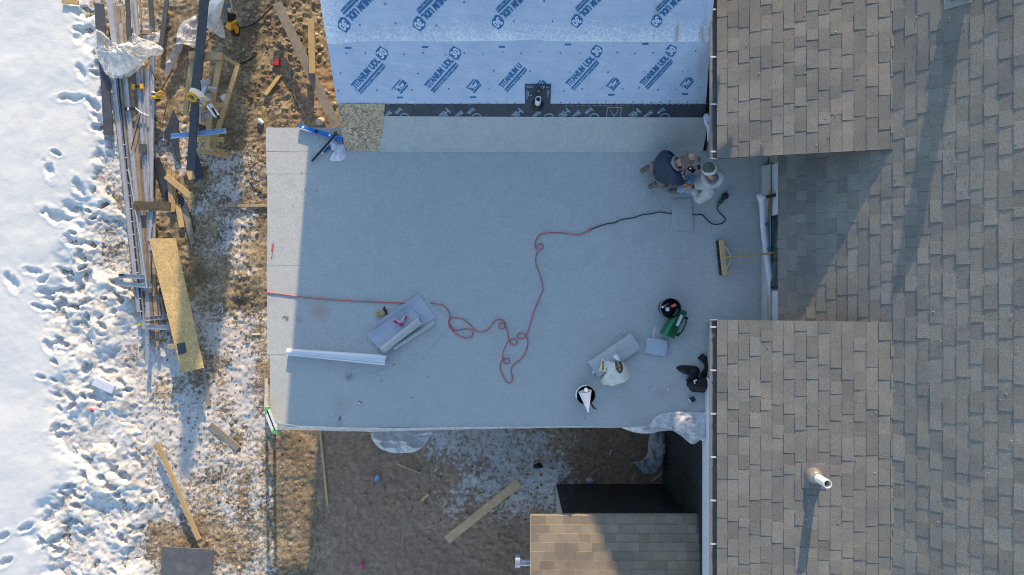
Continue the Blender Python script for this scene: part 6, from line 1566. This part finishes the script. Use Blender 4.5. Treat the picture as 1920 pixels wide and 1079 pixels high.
clods(560, 530, 110, 55, 80, .008, .055); clods(300, 460, 330, 40, 70, .008, .045); clods(380, 440, 650, 55, 160, .008, .045); clods(280, 440, 950, 60, 80, .008, .04); clods(300, 320, 850, 40, 120, .006, .035); clods(200, 410, 60, 40, 50, .008, .04)
q.build('soil_clods', SOIL, kind='stuff'); q = MB()
clods(160, 800, 930, 60, 50, .008, .05); clods(260, 980, 1010, 50, 50, .008, .045); clods(200, 1120, 860, 60, 25, .008, .045); low_clods = q.build('soil_clods', SOIL, kind='stuff')
wa = low_clods.data.attributes.new('shaded_mud', 'FLOAT', 'POINT'); wa.data.foreach_set('value', [1.0] * len(low_clods.data.vertices))

# columnar evergreen out past the stack: its shadow lies along the yard
t = thing('evergreen_shrub', 'tall columnar evergreen standing beyond the lumber stack', 'tree', (-4.9, 10.6, GZ))
MB().tube([(-4.9, 10.6, GZ - .1), (-4.9, 10.6, GZ + 1.5), (-4.88, 10.6, GZ + 4.0)], [.09, .07, .02], 8).build('trunk', BROWNWOOD, t)
q = MB(); rt = random.Random(3)
for k in range(8000):
    f = rt.random(); z = GZ + 0.25 + 4.65 * f; R = 0.46 * math.sin(math.pi * min(0.97, 0.10 + 0.80 * f)) ** 0.6 * (1.0 if f < .8 else max(.25, 1 - (f - .8) * 3.2))
    a_ = rt.uniform(0, 6.283); r = R * rt.uniform(.2, 1.05) ** .6; c = Vector((-4.9 + r * math.cos(a_), 10.6 + r * math.sin(a_), z)); d = Vector((math.cos(a_) * .5, math.sin(a_) * .5, 1)).normalized() * rt.uniform(.06, .12); s = Vector((-math.sin(a_), math.cos(a_), rt.uniform(-.4, .4))).normalized() * rt.uniform(.025, .05)
    q.add([c - s, c + s, c + d + s * .3, c + d - s * .3], [(0, 1, 2, 3)])
q.build('crown', basic('evergreen_leaf', (0.05, 0.085, 0.04), 0.7, 0.3, 8), t)

# blown leaf bits and grit on the shingle roofs
q = MB(); rl = random.Random(31)
for k in range(150):
    px, py = rl.uniform(1350, 1910), rl.uniform(5, 1075)
    if 1335 < px < 1458 and 290 < py < 610: continue
    pl_ = (EB, nb) if (px < 1665 and not 290 < py < 605) else (EM, nm)
    p = on_plane(px, py, pl_[0], pl_[1], .02); a_ = rl.uniform(0, 6.28); l = rl.uniform(.006, .03); t1 = Vector((0, 1, 0)); t2 = t1.cross(pl_[1])
    q.bar(p, p + (t1 * math.cos(a_) + t2 * math.sin(a_)) * l, rl.uniform(.004, .010), .005, up=pl_[1])
q.build('leaf_litter', basic('pale_litter', (0.42, 0.34, 0.22), .9, .5, 9), kind='stuff')
# ------------------------------------------------------------------ the two men
def skin(name, verts, edges, mat, parent, root=0, sub=2, label=None, crease=0.0):
    """one continuous surface grown round a skeleton: verts = [(point, radius or (rx, ry))]"""
    me = bpy.data.meshes.new(name)
    pts = [Vector(v[0]) for v in verts]
    me.from_pydata([tuple(p) for p in pts], edges, []); me.update()
    o = bpy.data.objects.new(name + '_skeleton', me); COL.objects.link(o)
    m = o.modifiers.new('skin', 'SKIN'); m.use_smooth_shade = True; m.branch_smoothing = 0.3
    for i, v in enumerate(verts):
        r = v[1] if isinstance(v[1], tuple) else (v[1], v[1])
        me.skin_vertices[0].data[i].radius = r
        me.skin_vertices[0].data[i].use_root = (i == root)
    s = o.modifiers.new('smooth', 'SUBSURF'); s.levels = sub; s.render_levels = sub
    bpy.context.view_layer.update()
    out = bpy.data.meshes.new_from_object(o.evaluated_get(bpy.context.evaluated_depsgraph_get()))
    bpy.data.objects.remove(o); bpy.data.meshes.remove(me)
    mb = MB(); mb.v = [v.co.copy() for v in out.vertices]; mb.f = [tuple(p.vertices) for p in out.polygons]
    nrm = [v.normal.copy() for v in out.vertices]
    bpy.data.meshes.remove(out)
    if crease:
        X = np.array([tuple(v) for v in mb.v])
        k = fbm(X[:, 0] + X[:, 2] * .6, X[:, 1] - X[:, 2] * .8, 9.0, 3, 15, True) - .6 + .6 * (fbm(X[:, 0] - X[:, 2], X[:, 1] + X[:, 2] * .5, 5.0, 2, 19) - .5)
        for i, v in enumerate(mb.v): v += nrm[i] * float(k[i]) * crease
    return mb.build(name, mat, parent, smooth=True, label=label)
def hand_chain(wrist, dirv, up, curl=0.5, s=1.0):
    """palm and five bent fingers as chains that start at vertex 0 (the wrist)"""
    d = Vector(dirv).normalized(); u = Vector(up); u = (u - d * u.dot(d)).normalized(); sd = d.cross(u)
    w = Vector(wrist); vs = [(w, .026 * s), (w + d * .045 * s, (.034 * s, .018 * s))]; es = [(0, 1)]
    for k, (off, L) in enumerate(((-.030, .068), (-.010, .080), (.010, .076), (.028, .060))):
        b = w + d * .085 * s + sd * off * s
        n = len(vs); vs += [(b, .0105 * s), (b + (d * math.cos(curl) - u * math.sin(curl)) * L * .5 * s, .0095 * s), (b + (d * math.cos(curl) - u * math.sin(curl)) * L * .5 * s + (d * math.cos(curl * 2) - u * math.sin(curl * 2)) * L * .5 * s, .008 * s)]
        es += [(1, n), (n, n + 1), (n + 1, n + 2)]
    n = len(vs); b = w + d * .035 * s - sd * .036 * s
    vs += [(b, .012 * s), (b + (d * .7 - sd * .6 - u * .3).normalized() * .04 * s, .011 * s), (b + (d * .9 - sd * .3 - u * .5).normalized() * .07 * s, .009 * s)]
    es += [(0, n), (n, n + 1), (n + 1, n + 2)]
    return vs, es
def person(label, J, jacket, trouser, boots, hands, base, head_mat_parts, head_tilt):
    t = thing('person', label, 'person', base)
    # body: one continuous skin figure inside the clothes
    names = ['pelvis', 'waist', 'chest', 'neckb', 'neck', 'head0', 'shl', 'ell', 'wrl', 'shr', 'elr', 'wrr', 'hpl', 'knl', 'anl', 'hpr', 'knr', 'anr']
    rad = dict(pelvis=.13, waist=.115, chest=.13, neckb=.07, neck=.058, head0=.055, shl=.065, ell=.042, wrl=.028, shr=.065, elr=.042, wrr=.028, hpl=.08, knl=.055, anl=.04, hpr=.08, knr=.055, anr=.04)
    vs = [(J[n], rad[n]) for n in names]; ix = {n: i for i, n in enumerate(names)}
    es = [(ix[a], ix[b]) for a, b in (('pelvis', 'waist'), ('waist', 'chest'), ('chest', 'neckb'), ('neckb', 'neck'), ('neck', 'head0'), ('chest', 'shl'), ('shl', 'ell'), ('ell', 'wrl'), ('chest', 'shr'), ('shr', 'elr'), ('elr', 'wrr'), ('pelvis', 'hpl'), ('hpl', 'knl'), ('knl', 'anl'), ('pelvis', 'hpr'), ('hpr', 'knr'), ('knr', 'anr'))]
    for side, (dv, up, curl) in hands.items():
        hv, he = hand_chain(J['wr' + side], dv, up, curl, 1.12); n = len(vs) - 1
        vs += hv[1:]; w = ix['wr' + side]
        es += [(w if a == 0 else a + n, w if b == 0 else b + n) for a, b in he]
    # head continues the neck
    skin('body', vs, es, SKIN, t)
    jv = [(J['pelvis'] + Vector((0, 0, .03)), .165), (J['waist'], .17), (J['chest'], .175), (J['neckb'], .105), (J['shl'], .098), (J['shl'].lerp(J['ell'], .5), .078), (J['ell'], .07), (J['ell'].lerp(J['wrl'], .55), .055), (J['ell'].lerp(J['wrl'], .86), .046), (J['shr'], .098), (J['shr'].lerp(J['elr'], .5), .078), (J['elr'], .07), (J['elr'].lerp(J['wrr'], .55), .055), (J['elr'].lerp(J['wrr'], .86), .046)]
    je = [(0, 1), (1, 2), (2, 3), (2, 4), (4, 5), (5, 6), (6, 7), (7, 8), (2, 9), (9, 10), (10, 11), (11, 12), (12, 13)]
    skin('jacket' if jacket is NAVY else 'hooded_sweatshirt', jv, je, jacket, t, sub=3, crease=.035)
    tv = [(J['pelvis'], .155)]; te = []
    for s in 'lr':
        n = len(tv); tv += [(J['hp' + s], .108), (J['kn' + s], .078), (J['kn' + s].lerp(J['an' + s], .55), .066), (J['kn' + s].lerp(J['an' + s], .93), .058)]
        te += [(0, n), (n, n + 1), (n + 1, n + 2), (n + 2, n + 3)]
    skin('trousers', tv, te, trouser, t, sub=3, crease=.028)
    for s in 'lr':
        a = J['an' + s]; to = J['to' + s]; m = a.lerp(to, .45)
        skin('boot', [(a + Vector((0, 0, .05)) if abs(a.z - to.z) > -1 else a, .052), (a, .055), (m, (.050, .040)), (to, (.046, .034))], [(0, 1), (1, 2), (2, 3)], boots, t)
    return t
def ell(name, c, R, rad, mat, parent, keep=None, n=20, m=14, wob=0.0):
    """an egg shaped cap: the part of an ellipsoid that keep() lets stand"""
    q = MB(); c = Vector(c); rows = []
    for j in range(m + 1):
        a = math.pi * j / m; row = []
        for k in range(n):
            b = 2 * math.pi * k / n
            v = Vector((math.sin(a) * math.cos(b), math.sin(a) * math.sin(b), math.cos(a)))
            w = 1 + wob * (f1(v.x * 3 + v.z, v.y * 3, 2, 2, 5) - .5)
            row.append((v, c + R @ Vector((v.x * rad[0] * w, v.y * rad[1] * w, v.z * rad[2] * w))))
        rows.append(row)
    for j in range(m + 1):
        for k in range(n): q.v.append(rows[j][k][1])
    for j in range(m):
        for k in range(n):
            i = (j * n + k, (j + 1) * n + k, (j + 1) * n + (k + 1) % n, j * n + (k + 1) % n)
            vv = sum((rows[j + (1 if x in (1, 2) else 0)][(k + (1 if x > 1 else 0)) % n][0] for x in range(4)), Vector()) / 4
            if keep is None or keep(vv): q.f.append(i)
    return q.build(name, mat, parent, smooth=True, solid=0.006 if keep else 0)
def head(t, c, fwd, up, bald=True):
    """skull with face; local axes: x forward, y left, z up"""
    f = Vector(fwd).normalized(); u = Vector(up); u = (u - f * u.dot(f)).normalized(); l = u.cross(f)
    R = Matrix((f, l, u)).transposed(); c = Vector(c)
    q = MB(); n, m = 24, 18; base = 0
    for j in range(m + 1):
        a = math.pi * j / m
        for k in range(n):
            b = 2 * math.pi * k / n
            v = Vector((math.sin(a) * math.cos(b), math.sin(a) * math.sin(b), math.cos(a)))
            p = Vector((v.x * .098, v.y * .076, v.z * .118))
            if v.z < -.1: p.x += .012 * -v.z; p.y *= 1 - .25 * -v.z        # jaw
            if v.x > .75 and abs(v.y) < .22 and -.45 < v.z < .05: p.x += .022 * (1 - abs(v.y) / .22)   # nose
            if v.x > .7 and abs(abs(v.y) - .38) < .14 and abs(v.z - .02) < .14: p.x -= .008            # eye sockets
            q.v.append(c + R @ p)
    for j in range(m):
        for k in range(n): q.f.append((j * n + k, (j + 1) * n + k, (j + 1) * n + (k + 1) % n, j * n + (k + 1) % n))
    hd = q.build('head', SKIN, t, smooth=True)
    for s in (-1, 1):
        MB().lathe([(.008, -.01), (.024, -.006), (.024, .006), (.01, .01)], c + R @ Vector((-.008, s * .079, -.012)), 10, M=R @ Matrix.Rotation(s * 1.35, 3, 'X')).build('ear', SKIN, hd, smooth=True)
        MB().lathe([(.004, -.004), (.009, 0), (.004, .004)], c + R @ Vector((.088, s * .032, .005)), 10, M=R @ Matrix.Rotation(1.57, 3, 'Y')).build('eye', BLACKRUB, hd)
    MB().bar(c + R @ Vector((.092, -.022, -.062)), c + R @ Vector((.092, .022, -.062)), .006, .008).build('mouth', basic('lip', (0.30, 0.12, 0.10), .5), hd)
    return hd, R
# --- man in navy, kneeling on the left
fa = Vector((.86, .50, 0)).normalized(); la = Vector((-fa.y, fa.x, 0)); oa = P(1252, 317, 0.82) - fa * .10; oa.z = 0.02
def A(x, y, z): return oa + fa * x + la * y + Vector((0, 0, z))
JA = dict(pelvis=A(.10, 0, .45), waist=A(.04, 0, .62), chest=A(.13, 0, .80), neckb=A(.19, 0, .92), neck=A(.235, -.01, .97), head0=A(.28, -.02, 1.01),
          shl=A(.12, .195, .84), ell=A(.27, .20, .60), wrl=A(.37, .05, .50), shr=A(.12, -.195, .84), elr=A(.22, -.25, .60), wrr=A(.40, -.06, .54),
          hpl=A(.12, .10, .42), knl=A(.30, .15, .10), anl=A(.05, .19, .10), hpr=A(.12, -.10, .42), knr=A(.30, -.13, .10), anr=A(.03, -.09, .10),
          tol=A(-.09, .21, .05), tor=A(-.11, -.07, .05))
pa = person('kneeling person in a navy jacket with thinning hair, head bent towards the phone', JA, NAVY, WORKPANTS, BOOT, {'l': (fa * .8 - la * .5, (0, 0, 1), .5), 'r': (fa * .9 + la * .3, (0, 0, 1), .5)}, oa, None, None)
hdir = (fa * .80 + Vector((.12, -.12, -.62))); hup = fa * .75 + Vector((0, 0, .66))
hc = A(.335, -.04, 1.07)
hdA, RA = head(pa, hc, hdir, hup)
ell('hair', hc, RA, (.103, .082, .123), HAIRG, pa, lambda v: (v.z < .66 and v.z > -.5 and v.x < .42 - .25 * v.z and not (v.x > .25 and v.z > .35)), 26, 18)
q = MB(); nk = JA['neckb'].lerp(JA['neck'], .5); dn = (JA['neck'] - JA['neckb']).normalized(); s1 = dn.cross(Vector((0, 0, 1))).normalized(); s2 = dn.cross(s1)
q.tube([nk + (s1 * math.cos(2 * math.pi * k / 16) + s2 * math.sin(2 * math.pi * k / 16)) * .092 for k in range(17)], .022, 8).build('collar', basic('grey_collar', (.20, .21, .22), .8), pa, smooth=True)
# --- man in grey, crouching on the right
def w(px, py, z): return P(px, py, z)
JB = dict(pelvis=w(1312, 350, .38), waist=w(1317, 346, .56), chest=w(1327, 341, .78), neckb=w(1332, 332, .93), neck=w(1332.5, 328, 1.0), head0=w(1332, 324, 1.05),
          shl=w(1331, 357, .84), ell=w(1313, 377, .66), wrl=w(1299, 350.5, .60), shr=w(1339, 330, .86), elr=w(1327, 317, .70), wrr=w(1309, 314.5, .72),
          hpl=w(1306, 353, .40), knl=w(1288, 351, .43), anl=w(1273, 358, .11), hpr=w(1308, 343, .38), knr=w(1287, 334, .26), anr=w(1306, 336, .10),
          tol=w(1252, 359, .06), tor=w(1318, 338, .05))
ob_ = w(1308, 350, .02)
pb_ = person('crouching person in a grey hooded sweatshirt and jeans holding a black phone', JB, HOODIE, JEANS, BOOT, {'l': ((-1, .1, -.25), (0, 0, 1), .6), 'r': ((-1, -.12, .05), (0, 0, 1), .7)}, ob_, None, None)
hcB = w(1331, 318.5, 1.12); fB = Vector((-.62, .55, -.55)); uB = Vector((-.45, .30, .85))
hdB, RB = head(pb_, hcB, fB, uB)
ell('hair', hcB, RB, (.102, .081, .120), basic('brown_hair', (0.045, 0.03, 0.022), .8, .3, 60), pb_, lambda v: v.x < .1 and -.45 < v.z < .3, 24, 16)
bn = ell('beanie', hcB, RB, (.112, .092, .132), BEANIE, pb_, lambda v: v.z > .34 - .1 * v.x, 26, 18)
ell('beanie_band', hcB, RB, (.118, .097, .134), BAND, pb_, lambda v: .02 < v.z + .12 * v.x < .46, 26, 22)
q = MB(); c0 = JB['neckb'] + Vector((.02, -.01, .02)); s1 = Vector((.8, -.5, -.25)).normalized(); up_ = Vector((-.2, .15, 1)).normalized(); a1 = up_.cross(s1).normalized(); a2 = a1.cross(up_)
q.tube([c0 + (a1 * math.cos(t_) * .115 + a2 * math.sin(t_) * .125) + Vector((0, 0, .035 * math.sin(t_ * 2))) for t_ in [2 * math.pi * k / 22 for k in range(23)]], .042, 9).build('hood', HOODIE, pb_, smooth=True)
MB().tube([JB['wrr'] + Vector((-.012, 0, 0)), JB['wrr'] + Vector((.02, .002, 0))], .040, 12).build('wrist_strap', BLACKPL, pb_); MB().tube([JB['wrl'] + Vector((-.01, .002, 0)), JB['wrl'] + Vector((.016, -.01, 0))], .040, 12).build('wrist_strap', BLACKPL, pb_)
# phone, held in the right hand
t = thing('phone', 'black phone held between the two crouching men', 'phone', w(1296, 318, .74))
Rp = Matrix.Rotation(-.6, 3, 'Z') @ Matrix.Rotation(.25, 3, 'Y')
MB().box(w(1296, 318, .755), (0.125, 0.072, 0.010), R=Rp).build('case', BLACKPL, t, bevel=.003); MB().box(w(1296, 318, .755) + Rp @ Vector((0, 0, .0062)), (0.112, 0.062, 0.002), R=Rp).build('screen', basic('dark_screen', (.012, .014, .018), .1, 0, bmp=0), t)
MB().box(w(1296, 318, .755) + Rp @ Vector((-.02, 0, .0078)), (0.03, 0.012, 0.001), R=Rp).build('screen_glint', WHITEPL, t)
MB().bar(w(1311, 303, .03), w(1310, 295, .03), .03, .03).build('driver', basic('wood_handle', (.30, .16, .10), .6), label='small brown handled tool standing behind the phone', cat='hand tool')
MB().box(w(1283, 323, .56), (.06, .035, .01), .5).build('paper_scrap', WHITEPL, label='small white paper at the chest of the man in navy', cat='paper')
